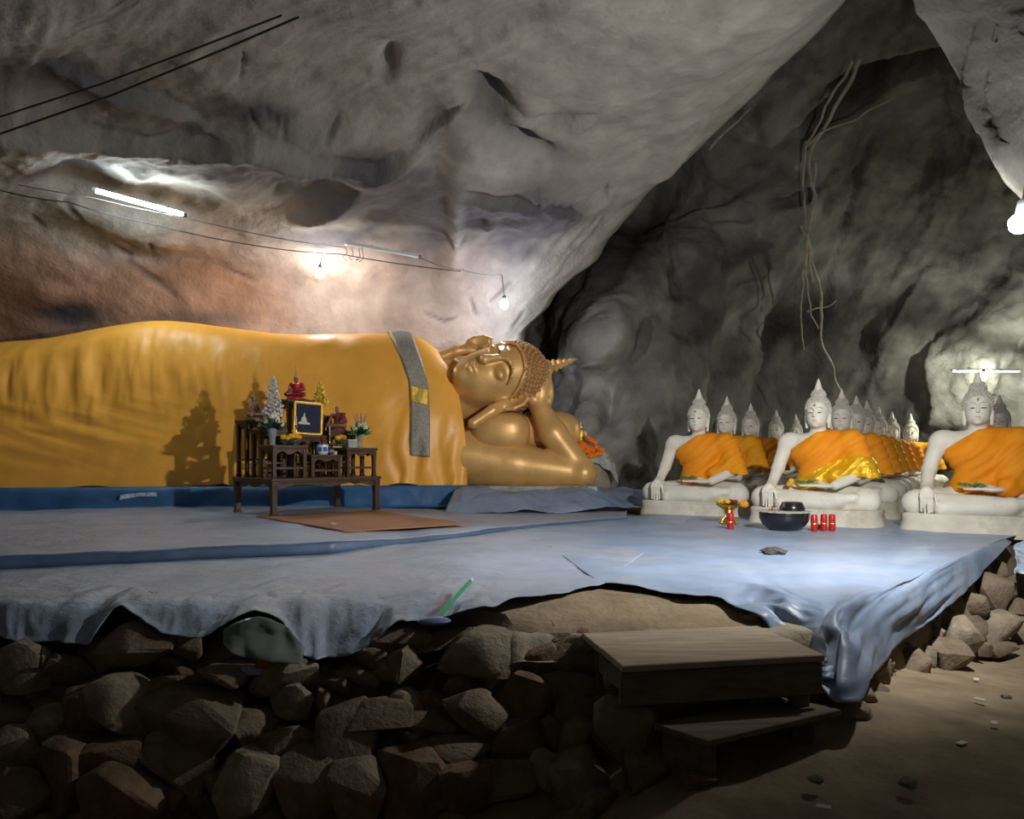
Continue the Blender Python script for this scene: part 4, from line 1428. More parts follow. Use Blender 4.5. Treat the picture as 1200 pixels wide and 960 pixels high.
def make_reclining_body():
    U = Vector((math.cos(math.radians(17)), 0.02, math.sin(math.radians(17)))).normalized()
    F0 = Vector((-.16, -math.cos(math.radians(21)), math.sin(math.radians(21))))
    F = (F0 - U * F0.dot(U)).normalized()
    Yl = -F; Xl = Yl.cross(U)
    R = np.array([list(Xl), list(Yl), list(U)]).T
    s = 3.62
    cpos = np.array(P(585, 441, 10.98))
    off = cpos - s * (R @ np.array([0, .0, 1.235]))
    ears = []
    for sg, pts in ((1, [(.118, .0, 1.315), (.128, -.01, 1.25), (.150, -.03, 1.17), (.185, -.045, 1.085)]), (-1, [(.12, .0, 1.24), (.150, -.01, 1.185), (.155, -.02, 1.10), (.135, -.03, .96)])):
        q = [np.array((sg * x, y, z)) for x, y, z in pts]
        ears += [ell(q[1], (.036, .020, .064), .012), ell(q[1] + np.array((sg * .004, -.018, .004)), (.018, .012, .042), .006, None, True),
                 cap(q[1] + np.array((0, 0, -.03)), q[2], .024, .022, .012), cap(q[2], q[3], .022, .021, .012)]
        rim = [(.03, -.03), (.036, .0), (.03, .04), (.012, .062), (-.016, .058), (-.026, .03)]
        rp = [q[1] + np.array((sg * a, -.012, b)) for a, b in rim]
        for a, b in zip(rp[:-1], rp[1:]): ears.append(cap(a, b, .008, .008, .005))
    pr = xf_prims(head_prims(False) + ears, s, R, off)
    A = lambda px, py, d: np.array(P(px, py, d))
    arm = [cap(A(505, 528, 11.05), A(600, 545, 10.95), .47, .34, .10), cap(A(600, 545, 10.95), A(680, 555, 10.82), .34, .205, .05),
           ell(A(683, 555, 10.80), (.2, .22, .2), .05),
           cap(A(678, 548, 10.84), A(648, 508, 10.9), .195, .20, .04), cap(A(648, 508, 10.9), A(630, 474, 11.0), .20, .135, .05),
           ell(A(633, 460, 11.12), (.20, .24, .34), .06)]
    for i in range(4):
        x = 641 - i * .6
        arm.append(cap(A(640, 462, 10.98 + .12 * i), A(643 - i, 434 + i * 2, 11.08 + .12 * i), .062, .05, .02))
    arm.append(cap(A(628, 470, 10.95), A(612, 462, 10.86), .07, .05, .03))
    tor = [ell(A(430, 478, 11.35), (1.5, .55, .88), .1), ell(A(500, 485, 11.3), (.50, .5, .72), .15), cap(A(495, 480, 11.25), A(560, 455, 11.2), .50, .42, .12),
           cap(A(490, 425, 11.35), A(520, 440, 11.3), .30, .30, .12)]
    # neck creases
    me = sculpt('body', tor + arm + pr, (-3.2, 9.9, .70), (1.4, 12.1, 3.2), .0165, M_GOLD)
    b = mobj('body', me, REC)
    b['label'] = 'gold painted head, neck and arm'
    h = mobj('hair', hair_mesh('hair', M_GOLD2, False, 760, .0088, s, R, off), REC)
    mobj('spire', spire_mesh('spire', M_GOLD, True, s, R, off), h)['label'] = 'small flame finial on the crown'
    # raised line of the hair border
    m = MB()
    pts = []
    for k in range(40):
        a = -1.55 + 3.1 * k / 39
        x, y = math.sin(a), -math.cos(a)
        # walk out to the hair shell
        zl = float(hairline(np.array(x * .1), np.array(.02 + y * .1)))
        zz = (zl - 1.278) / .152
        rr = math.sqrt(max(0, 1 - zz * zz))
        pts.append(Vector((s * (R @ np.array([.131 * rr * x, .035 + .158 * rr * y, zl])) + off)))
    m.tube(pts, .022, 6)
    m.obj('hair_band', M_GOLD, h)
    # cushions under the head
    def cush(px, py, d, r, n):
        m = MB(); c = P(px, py, d)
        r_ = bmesh.ops.create_uvsphere(m.bm, u_segments=32, v_segments=20, radius=1)
        for v in r_['verts']:
            q = v.co
            q = Vector([math.copysign(abs(t) ** .72, t) for t in q])
            v.co = Vector((q.x * r[0], q.y * r[1], q.z * r[2])) + c
        return m.obj('cushion', M_GOLD, REC, autosmooth=None)
    cush(586, 506, 10.98, (.43, .36, .29), 1)
    cush(640, 506, 11.4, (.50, .38, .31), 2)
    # thick drips of paint under the rear cushion
    for i in range(5):
        x = 656 + i * 3.4
        MB().tube([P(x, 512 + i * 1.5, 10.98), P(x + 1, 524 + i, 10.98), P(x + 1, 530 + (i % 3) * 3, 11.0)], .022, 6, taper=lambda t: 1 - .5 * t).obj('fringe', M_GLEAF, REC)
    # gold leaf squares pressed on the cheek and lips
    rr = random.Random(5)
    for i in range(26):
        x = rr.gauss(-.018, .03); z = rr.gauss(1.155, .022)
        if abs(x) > .08: continue
        r0 = 1 - (x / .110) ** 2 - ((z - 1.19) / .135) ** 2
        r1 = 1 - (x / .082) ** 2 - ((z - 1.135) / .072) ** 2
        y = min(-.015 - .122 * math.sqrt(max(r0, .02)), -.03 - .10 * math.sqrt(max(r1, 0.0)) if r1 > 0 else 0) - .005
    return R, s, off


REC_R, REC_S, REC_O = make_reclining_body()

# ================================================================== WHITE SEATED STATUES
def seated_prims():
    p = []
    # legs folded
    for s in (-1, 1):
        p += [cap((s * .17, .10, .27), (s * .52, -.16, .27), .165, .135, .05), ell((s * .545, -.20, .265), (.125, .13, .125), .05)]
    p += [cap((-.55, -.23, .285), (.28, -.37, .275), .105, .075, .04), cap((.55, -.23, .25), (-.30, -.36, .23), .105, .08, .04)]
    p += [cap((.26, -.37, .29), (.44, -.33, .30), .06, .05, .03), ell((0, -.2, .24), (.42, .26, .12), .05), ell((0, .1, .25), (.42, .27, .14), .05)]
    # trunk
    p += [ell((0, .10, .40), (.245, .18, .17), .06), cap((0, .09, .45), (0, .07, .74), .175, .205, .06), ell((0, .06, .80), (.285, .175, .19), .06),
          cap((-.27, .07, .92), (.27, .07, .92), .085, .085, .07), cap((0, .06, .92), (0, .035, 1.10), .088, .082, .05)]
    # right arm down over the shin, left hand in the lap
    p += [ell((-.33, .07, .905), (.105, .105, .11), .06), cap((-.355, .065, .88), (-.435, .01, .60), .085, .070, .04), cap((-.435, .01, .60), (-.445, -.23, .425), .070, .052, .03),
          cap((-.445, -.23, .425), (-.44, -.355, .395), .052, .055, .03)]
    for i in range(4):
        x = -.485 + i * .031
        ln = (.02, .0, .004, .018)[i]
        p += [cap((x, -.375, .40), (x, -.425, .355), .0165, .0165, .010), cap((x, -.425, .355), (x + .004, -.425, .18 + ln), .0155, .012, .006)]
    p += [cap((-.405, -.34, .40), (-.365, -.39, .36), .018, .017, .012), cap((-.365, -.39, .36), (-.352, -.40, .28), .016, .012, .008)]
    p += [ell((.33, .07, .905), (.105, .105, .11), .06), cap((.355, .065, .88), (.445, .05, .56), .085, .070, .04), cap((.445, .05, .56), (.23, -.24, .43), .070, .05, .03),
          ell((.13, -.30, .425), (.10, .065, .028), .03)]
    for i in range(4):
        y = -.345 + i * .030
        p += [cap((.06, y, .43), (-.12 + (.02, 0, .005, .03)[i], y - .005, .425), .0155, .012, .008)]
    p += [cap((.14, -.25, .44), (.06, -.235, .465), .018, .014, .010)]
    return p


BODY_LO, BODY_HI = (-.74, -.52, .08), (.74, .42, 1.46)
ME_BODY = sculpt('body', seated_prims() + head_prims(), BODY_LO, BODY_HI, .0095, M_WHITE)
ME_HAIR = hair_mesh('hair', M_HAIRW)
ME_SPIRE = spire_mesh('spire', M_WHITE)


def robe_mesh(style, material, off=.028, band=None, vox=.011):
    pr = [ell((0, .10, .40), (.235, .17, .17), .06), cap((0, .09, .40), (0, .07, .74), .185, .205, .06), ell((0, .06, .80), (.285, .175, .19), .06),
          cap((-.25, .07, .92), (.27, .07, .92), .085, .088, .07), cap((0, .06, .92), (0, .045, 1.00), .092, .088, .06), ell((.33, .07, .905), (.105, .105, .11), .06)]
    if style == 'full':
        pr += [cap((.355, .065, .88), (.46, .03, .56), .09, .095, .08), cap((.46, .02, .56), (.47, -.05, .36), .095, .10, .06), cap((.445, .05, .56), (.25, -.21, .44), .085, .075, .08), ell((.32, -.03, .62), (.16, .13, .22), .08)]
    else:
        pr += [cap((.355, .065, .88), (.47, .04, .58), .09, .09, .08), cap((.40, .06, .86), (.54, .02, .50), .07, .055, .06), cap((.42, .05, .60), (.22, -.10, .52), .08, .05, .08)]

    def cut(D, X, Y, Z):
        Xb, Yb, Zb = np.broadcast_to(X, D.shape), np.broadcast_to(Y, D.shape), np.broadcast_to(Z, D.shape)
        q = Xb * .68 - Zb * .74
        w = np.sin(Xb * 9 + Zb * 6) * .35 + np.sin(Xb * 4 - Zb * 11 + 1) * .3
        D = D - .0065 * np.sin(q * 58 + 3.0 * w) - .005 * np.sin(q * 27 + 2.0 * w + 1.0)
        # neckline from the left side of the neck to under the right arm
        nk = 1.045 + .68 * (Xb - .045)
        D = np.maximum(D, (Zb - nk) * .83)
        D = np.maximum(D, Zb - 1.03 - .3 * Yb)
        D = np.maximum(D, -(Xb + .335))
        if style == 'full':
            hem = np.interp(Xb, [-.4, .1, .3, .6], [.33, .33, .34, .33])
        else:
            hem = np.interp(Xb, [-.4, -.15, .0, .15, .3, .45, .6], [.33, .335, .37, .44, .50, .52, .50])
        D = np.maximum(D, (hem - Zb) * .9)
        if band:
            D = np.maximum(D, (Zb - (hem + band(Xb))) * .8)
        return D
    D, ax = sdf_field(pr, (-.42, -.42, .28), (.74, .36, 1.14), vox, off)
    D = cut(D, ax[0][:, None, None], ax[1][None, :, None], ax[2][None, None, :]).astype(np.float32)
    v, q = surface(D, ax, vox)
    return mesh_from('robe', v, q, material)


ME_ROBE = robe_mesh('short', M_ORANGE)
ME_ROBE2 = ME_ROBE.copy(); ME_ROBE2.materials.clear(); ME_ROBE2.materials.append(M_AMBER)
ME_ROBEF = robe_mesh('full', M_ORANGE)
ME_SASHB = robe_mesh('short', M_SATIN, off=.042, band=lambda X: np.interp(X, [-.4, -.2, 0, .3, .6], [.10, .17, .22, .24, .22]))


def plinth_mesh():
    n, rows = 72, []
    for k, (z, g) in enumerate([(-.03, 1.03), (.0, 1.03), (.03, 1.02), (.10, .985), (.155, .99), (.175, .97), (.18, .90)]):
        r = []
        for i in range(n):
            a = 2 * math.pi * i / n
            c, s = math.cos(a), math.sin(a)
            e = .42
            x = math.copysign(abs(c) ** e, c) * .675 * g
            y = math.copysign(abs(s) ** e, s) * .42 * g - .03
            r.append((x, y, z))
        rows.append(r)
    p = np.array(rows)
    p = p + .012 * np.stack([fbm(p / .2, 3, 241), fbm(p / .2, 3, 243), fbm(p / .2, 2, 245) * .3], -1)
    f = grid_faces(len(rows), n, True)
    V = p.reshape(-1, 3)
    faces = [tuple(x) for x in f.tolist()] + [tuple(range((len(rows) - 1) * n, len(rows) * n)), tuple(range(n - 1, -1, -1))]
    me = mesh_from('plinth', V, faces, M_PLINTH)
    me.set_sharp_from_angle(angle=math.radians(50))
    return me


ME_PLINTH = plinth_mesh()
m = MB(); m.ball((0, 0, 0), (.026, .008, .0065), 1); ME_EYE = m.mesh('eye', M_EYE)
m = MB(); m.ball((0, -.139, 1.315), (.012, .006, .016), 1, .2); ME_GILT = m.mesh('gilt_mark', M_GLEAF)

m = MB(); m.ball((0, 0, 0), (.026, .006, .0035), 1); ME_LIP = m.mesh('mouth', M_LIP)
SC = 1.022
FACE_ROT = math.radians(-31)


def seated(px, d, label, group=None, robe=ME_ROBE, sash=False, rot=0.0, scale=1.0, gilt=True, z=PLAT + .012):
    x = (px - 600) / FPX * d
    t = thing('seated_statue', label, 'statue', (x, d, z), FACE_ROT + rot, group)
    t.scale = (SC * scale,) * 3
    mobj('plinth', ME_PLINTH, t)
    mobj('body', ME_BODY, t)
    h = mobj('hair', ME_HAIR, t)
    mobj('spire', ME_SPIRE, h)
    mobj('robe', robe, t)
    for s in (-1, 1):
        mobj('eye', ME_EYE, t, loc=(s * .046, -.1335, 1.2275), rot=(0, 0, s * .28))
    mobj('mouth', ME_LIP, t, loc=(0, -.146, 1.1405))
    if gilt: mobj('gilt_mark', ME_GILT, t)
    if sash: mobj('sash', ME_SASHB, t)['label'] = 'shiny yellow satin sash'
    return t


def tipd(py, s=1.0):
    return (.012 + PLAT + 1.622 * SC * s - EYE) * FPX / (HOR - py)


ORD = ['second', 'third', 'fourth', 'fifth', 'sixth', 'seventh']
SA = seated(818, tipd(455), 'white seated statue in orange, at the head of the row behind the brass flower tray', 'white seated statues in rows', rot=.06)
for i, (px, py) in enumerate([(851, 464), (879, 472), (909, 480), (932, 485)]):
    seated(px, tipd(py), f'white seated statue in a robe, {ORD[i]} in the row behind the brass flower tray', 'white seated statues in rows', robe=ME_ROBE2 if i == 0 else ME_ROBE, rot=random.uniform(-.05, .05), gilt=False)
SB = seated(958, tipd(443), 'white seated statue with a shiny yellow satin sash behind the black bowl', 'white seated statues in rows', sash=True, rot=-.04)
for i, (px, d) in enumerate([(986, tipd(455)), (1003, tipd(463)), (1015, 12.4), (1029, 13.4), (1045, 14.2), (1067, 14.9)]):
    seated(px, d, f'white seated statue in an orange robe, {ORD[i]} in the row behind the black bowl', 'white seated statues in rows', robe=ME_ROBE2 if i in (2, 5) else ME_ROBE, rot=random.uniform(-.05, .05), scale=(1, 1, 1, .98, .95, .95)[i], gilt=False)
SCC = seated(1146, tipd(433), 'white seated statue robed in orange down to its lap, nearest the stone bank', 'white seated statues in rows', robe=ME_ROBEF, rot=0.0)
seated(1171, tipd(462), 'white seated statue half hidden behind the one nearest the stone bank', 'white seated statues in rows', rot=-.1, gilt=False)


def local_to(t, v):
    return Matrix.Translation(t.location) @ Matrix.Rotation(t.rotation_euler.z, 4, 'Z') @ Matrix.Scale(t.scale[0], 4) @ Vector(v)


for t, lab in ((SA, 'green leaf sprig in the lap of the statue by the brass tray'), (SB, 'green leaf sprig with a marigold in the lap of the statue behind the black bowl'), (SCC, 'green leaf sprig in the lap of the statue nearest the stone bank')):
    o = thing('leaf_sprig', lab, 'leaves', local_to(t, (-.06, -.26, .445)), t.rotation_euler.z)
    m = MB()
    for k in range(9):
        a = random.uniform(-.5, 1.2) + (math.pi if k % 2 else 0)
        b = Vector((random.uniform(-.04, .04), random.uniform(-.02, .02), .005))
        m.leaf(b, b + Vector((math.cos(a) * .12, random.uniform(-.04, .03), abs(math.sin(a)) * .06 + .01)), .016)
    m.obj('leaf', M_LEAF, o, smooth=False)
    if t is SB:
        MB().ball((-.16, -.02, .02), .035, 2, .12).obj('flower', M_MARIY, o)
        MB().ball((-.19, -.01, -.01), .03, 2, .12).obj('flower', M_MARI, o)

# ================================================================== ALTAR TABLE AND WHAT STANDS ON IT
TZ = PLAT + .085 + .02
TA = math.radians(45)
T0 = Vector((-2.66, 8.50, TZ))
VS = .92
TU = Vector((math.cos(TA), math.sin(TA), 0)); TV = Vector((-math.sin(TA), math.cos(TA), 0))


def T(u, v, z=0.0): return T0 + TU * u + TV * v * VS + Vector((0, 0, z))


def stand(name, label, cat, u0, u1, v0, v1, z, h, leg=.05, shelf=True, group=None, knobs=False):
    """a Thai altar table: moulded top, carved apron, turned-in legs, low stretchers"""
    w, dp = u1 - u0, (v1 - v0) * VS
    t = thing(name, label, cat, T(u0, v0, z), TA, group)
    th = min(.035, h * .1)
    MB().box((w / 2, dp / 2, h - th / 2), (w, dp, th), bev=.006).box((w / 2, dp / 2, h - th - .008), (w - .025, dp - .025, .018), bev=.003).obj('top', M_TEAK, t, smooth=False)
    ah = min(.07, h * .18)
    i = leg * .5 + .012
    for (a, b) in (((i, i), (w - i, i)), ((w - i, i), (w - i, dp - i)), ((w - i, dp - i), (i, dp - i)), ((i, dp - i), (i, i))):
        m = MB()
        A = Vector((a[0], a[1], 0)); B = Vector((b[0], b[1], 0))
        n = 13
        dirn = (B - A).normalized(); sd = Vector((-dirn.y, dirn.x, 0)) * .012
        tops, bots = [], []
        for k in range(n):
            f = k / (n - 1)
            q = A + (B - A) * f
            zz = h - th - .016
            drop = ah * (.62 + .38 * math.cos(f * 4 * math.pi) * (1 if abs(f - .5) > .1 else .6))
            tops.append((m.bm.verts.new(q + sd + Vector((0, 0, zz))), m.bm.verts.new(q - sd + Vector((0, 0, zz)))))
            bots.append((m.bm.verts.new(q + sd + Vector((0, 0, zz - drop))), m.bm.verts.new(q - sd + Vector((0, 0, zz - drop)))))
        for k in range(n - 1):
            m.bm.faces.new((tops[k][0], tops[k + 1][0], bots[k + 1][0], bots[k][0]))
            m.bm.faces.new((tops[k][1], bots[k][1], bots[k + 1][1], tops[k + 1][1]))
            m.bm.faces.new((bots[k][0], bots[k + 1][0], bots[k + 1][1], bots[k][1]))
        m.obj('apron', M_TEAK, t, smooth=False)
    for x in (i, w - i):
        for y in (i, dp - i):
            ix = 1 if x < w / 2 else -1; iy = 1 if y < dp / 2 else -1
            m = MB()
            zt = h - th - .016
            m.lathe([(leg * .70, 0), (leg * .74, h * .03), (leg * .56, h * .07), (leg * .54, h * .3), (leg * .58, h * .6), (leg * .72, h * .82), (leg * .72, zt)], (x, y, 0), 4, axis=Matrix.Rotation(math.pi / 4, 3, 'Z'))
            m.obj('leg', M_TEAK, t, smooth=False)
    if shelf:
        zs = h * .30
        for (a, b) in (((i, i), (w - i, i)), ((w - i, i), (w - i, dp - i)), ((w - i, dp - i), (i, dp - i)), ((i, dp - i), (i, i))):
            MB().bar((a[0], a[1], zs), (b[0], b[1], zs), .028, .022).obj('stretcher', M_TEAK, t, smooth=False)
    if knobs:
        for k in (.22, .5, .78):
            MB().ball((w * k, i - .014, h - th - .035), (.022, .008, .012), 2).obj('ornament', M_TEAK, t)
    return t


stand('altar_table', 'large low dark teak altar table carrying the smaller stands', 'table', 0, 1.47, 0, 1.07, 0, .42, leg=.075, shelf=False, knobs=True)
HT = .42
stand('altar_stand', 'teak stand with a vase and marigolds on top, at the altar table corner', 'stand', .02, .47, .02, .40, HT, .375, group='teak stands on the altar table')
stand('altar_stand', 'lowest teak stand on the altar table, under the blue and white incense pot', 'stand', .51, .94, .04, .36, HT, .265, group='teak stands on the altar table')
stand('altar_stand', 'teak stand on the altar table under the vase with mauve sprigs', 'stand', .98, 1.43, .02, .38, HT, .35, group='teak stands on the altar table')
stand('altar_stand', 'teak stand on the altar table under the silver foil tree', 'stand', .06, .42, .44, .70, HT, .56, group='teak stands on the altar table')
stand('altar_stand', 'tall teak stand on the altar table under the brown monk figurine', 'stand', .02, .38, .73, 1.04, HT, .68, group='teak stands on the altar table')
stand('altar_stand', 'teak stand on the altar table carrying the gilt framed picture', 'stand', .47, .93, .40, .64, HT, .50, group='teak stands on the altar table')
stand('altar_stand', 'tallest teak stand on the altar table, under the red crowned figurine', 'stand', .54, .92, .68, 1.04, HT, .945, group='teak stands on the altar table')
stand('altar_stand', 'teak stand on the altar table under the maroon robed figurine', 'stand', .97, 1.37, .42, .72, HT, .57, group='teak stands on the altar table')
stand('altar_stand', 'narrow teak stand on the altar table under the gold foil tree', 'stand', .97, 1.22, .76, 1.02, HT, .765, group='teak stands on the altar table')

# brown mat half under the table
ca = [PZ(300, 606, TZ), PZ(440, 599, TZ), PZ(548, 612, TZ), PZ(405, 623.5, TZ)]
u_, v_ = np.meshgrid(np.linspace(0, 1, 30), np.linspace(0, 1, 30))
C_ = [np.array(c) for c in ca]
pm = (C_[0] * ((1 - u_) * (1 - v_))[..., None] + C_[1] * (u_ * (1 - v_))[..., None] + C_[2] * (u_ * v_)[..., None] + C_[3] * ((1 - u_) * v_)[..., None])
pm[..., 2] = np.interp(pm[..., 0], [-1.6, -.4], [TZ + .004, PLAT + .082]) + .005 * fbm(pm / .3, 3, 251)
o = grid_obj('floor_mat', pm, M_MAT, thick=.008)
tag(o, 'thin terracotta brown mat on the tarpaulin under the altar table', 'mat')

# ---- figurines
def small_seated(vox=.02):
    return sculpt('body', seated_prims() + head_prims(False), BODY_LO, BODY_HI, vox, M_SKIN)


ME_SMALL = small_seated()


def figurine(name, label, loc, rotz, s, skin, robe_m, crown=False, stand_m=None):
    t = thing(name, label, 'figurine', loc, rotz)
    b = ME_SMALL.copy(); b.materials.clear(); b.materials.append(skin)
    z0 = -.12 * s
    o = mobj('body', b, t, scale=s, loc=(0, 0, z0 + .03))
    r = ME_ROBEF.copy() if not crown else ME_ROBE.copy()
    r.materials.clear(); r.materials.append(robe_m)
    mobj('robe', r, t, scale=s, loc=(0, 0, z0 + .03))
    MB().lathe([(.54 * s, 0), (.54 * s, .02), (.50 * s, .03), (.4 * s, .032)], (0, -.05 * s, 0), 20).obj('base', stand_m or robe_m, t)
    if crown:
        MB().lathe([(.14 * s, 1.30 * s), (.18 * s, 1.36 * s), (.15 * s, 1.44 * s), (.09 * s, 1.54 * s), (.045 * s, 1.7 * s), (.015 * s, 2.1 * s)], (0, .03 * s, z0 + .03), 12).obj('crown', M_GOLD, t)
        MB().lathe([(.20 * s, .98 * s), (.26 * s, .95 * s), (.30 * s, .90 * s), (.24 * s, .92 * s)], (0, .04 * s, z0 + .03), 16).obj('collar', M_GLEAF, t)
        MB().box((0, 0, -.005), (.30, .22, .01), bev=.002).obj('pedestal', M_BRASS, t)
    return t


figurine('monk_figurine', 'small brown seated monk figurine with bare head on the tall corner stand', T(.19, .88, HT + .68), TA + .5, .205, M_SKIN, M_OCHRE)
figurine('monk_figurine', 'small seated monk figurine in a maroon robe on the altar', T(1.16, .56, HT + .57), TA - .9, .215, M_SKIN, M_MAROON)
figurine('crowned_figurine', 'small red seated figurine with a spiky gold crown on the tallest stand', T(.74, .86, HT + .955), TA - .8, .20, M_REDB, M_RED, crown=True)

# ---- foil trees
def foil_tree(label, loc, h, r, foil, seed):
    rr = random.Random(seed)
    t = thing('foil_tree', label, 'ornament', loc)
    MB().lathe([(.055, 0), (.06, .015), (.025, .03), (.02, .07), (.045, .12), (.05, .15), (.01, .155)], n=14).obj('pot', M_BRASS, t)
    m = MB()
    for i in range(110):
        f = (i + .5) / 110
        z = .13 + f * (h - .13)
        rad = (r * (1 - f) ** .75 + .008) * rr.uniform(.6, 1.1)
        a = i * 2.4
        b = Vector((math.cos(a) * rad * .35, math.sin(a) * rad * .35, z))
        e = Vector((math.cos(a) * rad, math.sin(a) * rad, z + .03))
        m.leaf(b, e, .008, .3)
        m.ball(e, .011 + .010 * (1 - f), 1, .3)
    m.obj('foliage', foil, t, smooth=False)
    MB().tube([(0, 0, .1), (0, 0, h + .02)], .006, 6).obj('stem', foil, t)
    return t


foil_tree('pointed silver foil tree ornament on the altar', T(.30, .58, HT + .56), .60, .115, M_SILVER, 3)
foil_tree('pointed gold foil tree ornament on the altar', T(1.095, .88, HT + .765), .40, .085, M_GFOIL, 4)

# ---- vases of flowers
def vase(label, loc, h, r, heads, hm, leafm, sprigs=None, seed=1, vm=M_GLASS):
    rr = random.Random(seed)
    t = thing('flower_vase', label, 'vase', loc)
    MB().lathe([(r * .62, 0), (r * .66, .012), (r * .5, h * .12), (r * .6, h * .5), (r * .95, h * .93), (r * 1.06, h), (r * .98, h), (r * .85, h * .93), (r * .5, h * .5)], n=16).obj('vase', vm, t)
    m = MB()
    for i in range(34):
        a = rr.uniform(0, 6.28); e = rr.uniform(-.2, 1.1)
        b = Vector((math.cos(a) * r * .5, math.sin(a) * r * .5, h * .95))
        m.leaf(b, b + Vector((math.cos(a) * math.cos(e) * .14, math.sin(a) * math.cos(e) * .14, math.sin(e) * .13 + .02)), .022)
    m.obj('leaf', leafm, t, smooth=False)
    for i in range(heads):
        a = i * 2.4; q = math.sqrt((i + .5) / heads)
        c = Vector((math.cos(a) * q * .105, math.sin(a) * q * .105, h + .05 + .085 * (1 - q * q) + rr.uniform(-.01, .02)))
        mm = MB()
        for k in range(3): mm.ball(c + Vector((0, 0, .008 * k)), (.036 - .009 * k,) * 3, 1, .18)
        mm.obj('flower', hm[i % len(hm)], t, smooth=False)
        MB().tube([Vector((0, 0, h * .4)), c], .004, 5).obj('stem', leafm, t)
    if sprigs:
        for i in range(9):
            a = i * .7; e = Vector((math.cos(a) * .09, math.sin(a) * .05, h + rr.uniform(.2, .27)))
            MB().tube([(0, 0, h), e * .5 + Vector((0, 0, h * .5)), e], .0075, 5, taper=lambda t_: .5 + .8 * t_ if t_ < .8 else .4).obj('sprig', M_PINK, t)
    return t


vase('glass vase of cream flowers and dark leaves on the front corner stand', T(.125, .24, HT + .375), .19, .06, 9, [M_PETALW, M_ROSE, M_PETALW], M_LEAFD, seed=2)
vase('glass vase of pale green roses with mauve sprigs on the altar', T(1.29, .22, HT + .35), .17, .05, 8, [M_ROSE, M_ROSE, M_PETALW], M_LEAF, sprigs=True, seed=6)


def bunch(name, label, loc, n, spread, seed, rot=0):
    rr = random.Random(seed)
    t = thing(name, label, 'flowers', loc, rot)
    m = MB()
    for i in range(26):
        a = rr.uniform(-.4, 3.5)
        b = Vector((rr.uniform(-.05, .05), rr.uniform(-.02, .02), .02))
        m.leaf(b, b + Vector((math.cos(a) * .12, rr.uniform(-.06, .04), abs(math.sin(a)) * .10 + .015)), .02)
    m.obj('leaf', M_LEAFD, t, smooth=False)
    for i in range(n):
        c = Vector(((i - (n - 1) / 2) * spread / n + rr.uniform(-.01, .01), rr.uniform(-.05, 0), .055 + rr.uniform(0, .085)))
        mm = MB(); mm.ball(c, (.036, .036, .030), 2, .10)
        mm.obj('flower', M_MARI if i % 3 else M_MARIY, t, smooth=False)
        MB().tube([(0, 0, .02), c], .004, 5).obj('stem', M_LEAF, t)
    return t


bunch('marigold_bunch', 'bunch of marigolds with dark leaves lying before the picture frame', T(.30, .15, HT + .375), 6, .26, 3, TA)
bunch('marigold_bunch', 'bunch of marigolds between the incense pot and the vase with mauve sprigs', T(1.06, .30, HT + .35), 4, .20, 9, TA)

# ---- framed picture
def picture():
    t = thing('picture_frame', 'gilt framed dark blue picture leaning on the altar', 'picture', T(.69, .46, HT + .50), TA - .28)
    w, h, f = .36, .41, .035
    tilt = Matrix.Rotation(-.12, 4, 'X') @ Matrix.Rotation(.06, 4, 'Y')
    def add(o): o.matrix_local = tilt; return o
    for nm, c, s in (('frame_rail', (0, 0, f / 2), (w, .03, f)), ('frame_rail', (0, 0, h - f / 2), (w, .03, f)),
                     ('frame_rail', (-w / 2 + f / 2, 0, h / 2), (f, .03, h)), ('frame_rail', (w / 2 - f / 2, 0, h / 2), (f, .03, h))):
        add(MB().box(c, s, bev=.008).obj(nm, M_FRAME, t, smooth=False))
    pic = add(MB().box((0, .004, h / 2), (w - 2 * f + .01, .01, h - 2 * f + .01)).obj('picture', M_PICT, t, smooth=False))
    # pale seated figure printed on it
    out = [(-.075, .0), (.055, .0), (.06, .02), (.02, .035), (.012, .08), (-.002, .095), (-.004, .12), (-.012, .15), (-.02, .12), (-.024, .095), (-.045, .08), (-.05, .035), (-.085, .02)]
    me = mesh_from('printed_figure', [(x - .035, -.0025, .13 + z) for x, z in out], [tuple(range(len(out)))], M_PLINTH, smooth=False)
    q = mobj('printed_figure', me, pic)
    return t


picture()

# ---- incense pot, cups and box
t = thing('incense_pot', 'blue and white porcelain incense pot with stubs of red incense', 'pot', T(.74, .18, HT + .265))
MB().lathe([(.05, 0), (.056, .004), (.066, .03), (.068, .09), (.066, .125), (.060, .128), (.056, .10), (.002, .10)], n=24).obj('pot', M_CERAM, t)
m = MB()
for k in range(7):
    a = k * .9
    m.box((math.cos(a) * .068, math.sin(a) * .068, .065), (.006, .045, .05), rz=a, bev=.002)
m.obj('painted_motif', M_COBALT, t, smooth=False)
MB().lathe([(.067, .118), (.0685, .124), (.067, .13)], n=24).obj('rim_line', M_COBALT, t)
for k in range(16):
    a = random.uniform(0, 6.28); r = random.uniform(0, .045)
    b = Vector((math.cos(a) * r, math.sin(a) * r, .10))
    MB().tube([b, b + Vector((random.uniform(-.02, .02), random.uniform(-.02, .02), random.uniform(.06, .14)))], .003, 5).obj('incense_stick', M_ASH, t)
for (u, v, zz, lab, s) in [(.88, .12, .265, 'tiny white cup at the edge of the lowest stand', 1), (.90, .25, .265, 'tiny clear tumbler behind the white cup', 1.6)]:
    o = MB().lathe([(.018 * s, 0), (.022 * s, .03 * s), (.024 * s, .04 * s), (.021 * s, .04 * s), (.017 * s, .006)], n=14).obj('cup', M_CERAM if s == 1 else M_GLASS, loc=T(u, v, HT + zz))
    tag(o, lab, 'cup')
o = thing('offering_box', 'small pale box beside the vase with mauve sprigs', 'box', T(1.17, .24, HT + .35), TA)
MB().box((0, 0, .045), (.13, .09, .09), bev=.006).obj('box', M_GREYC, o, smooth=False)
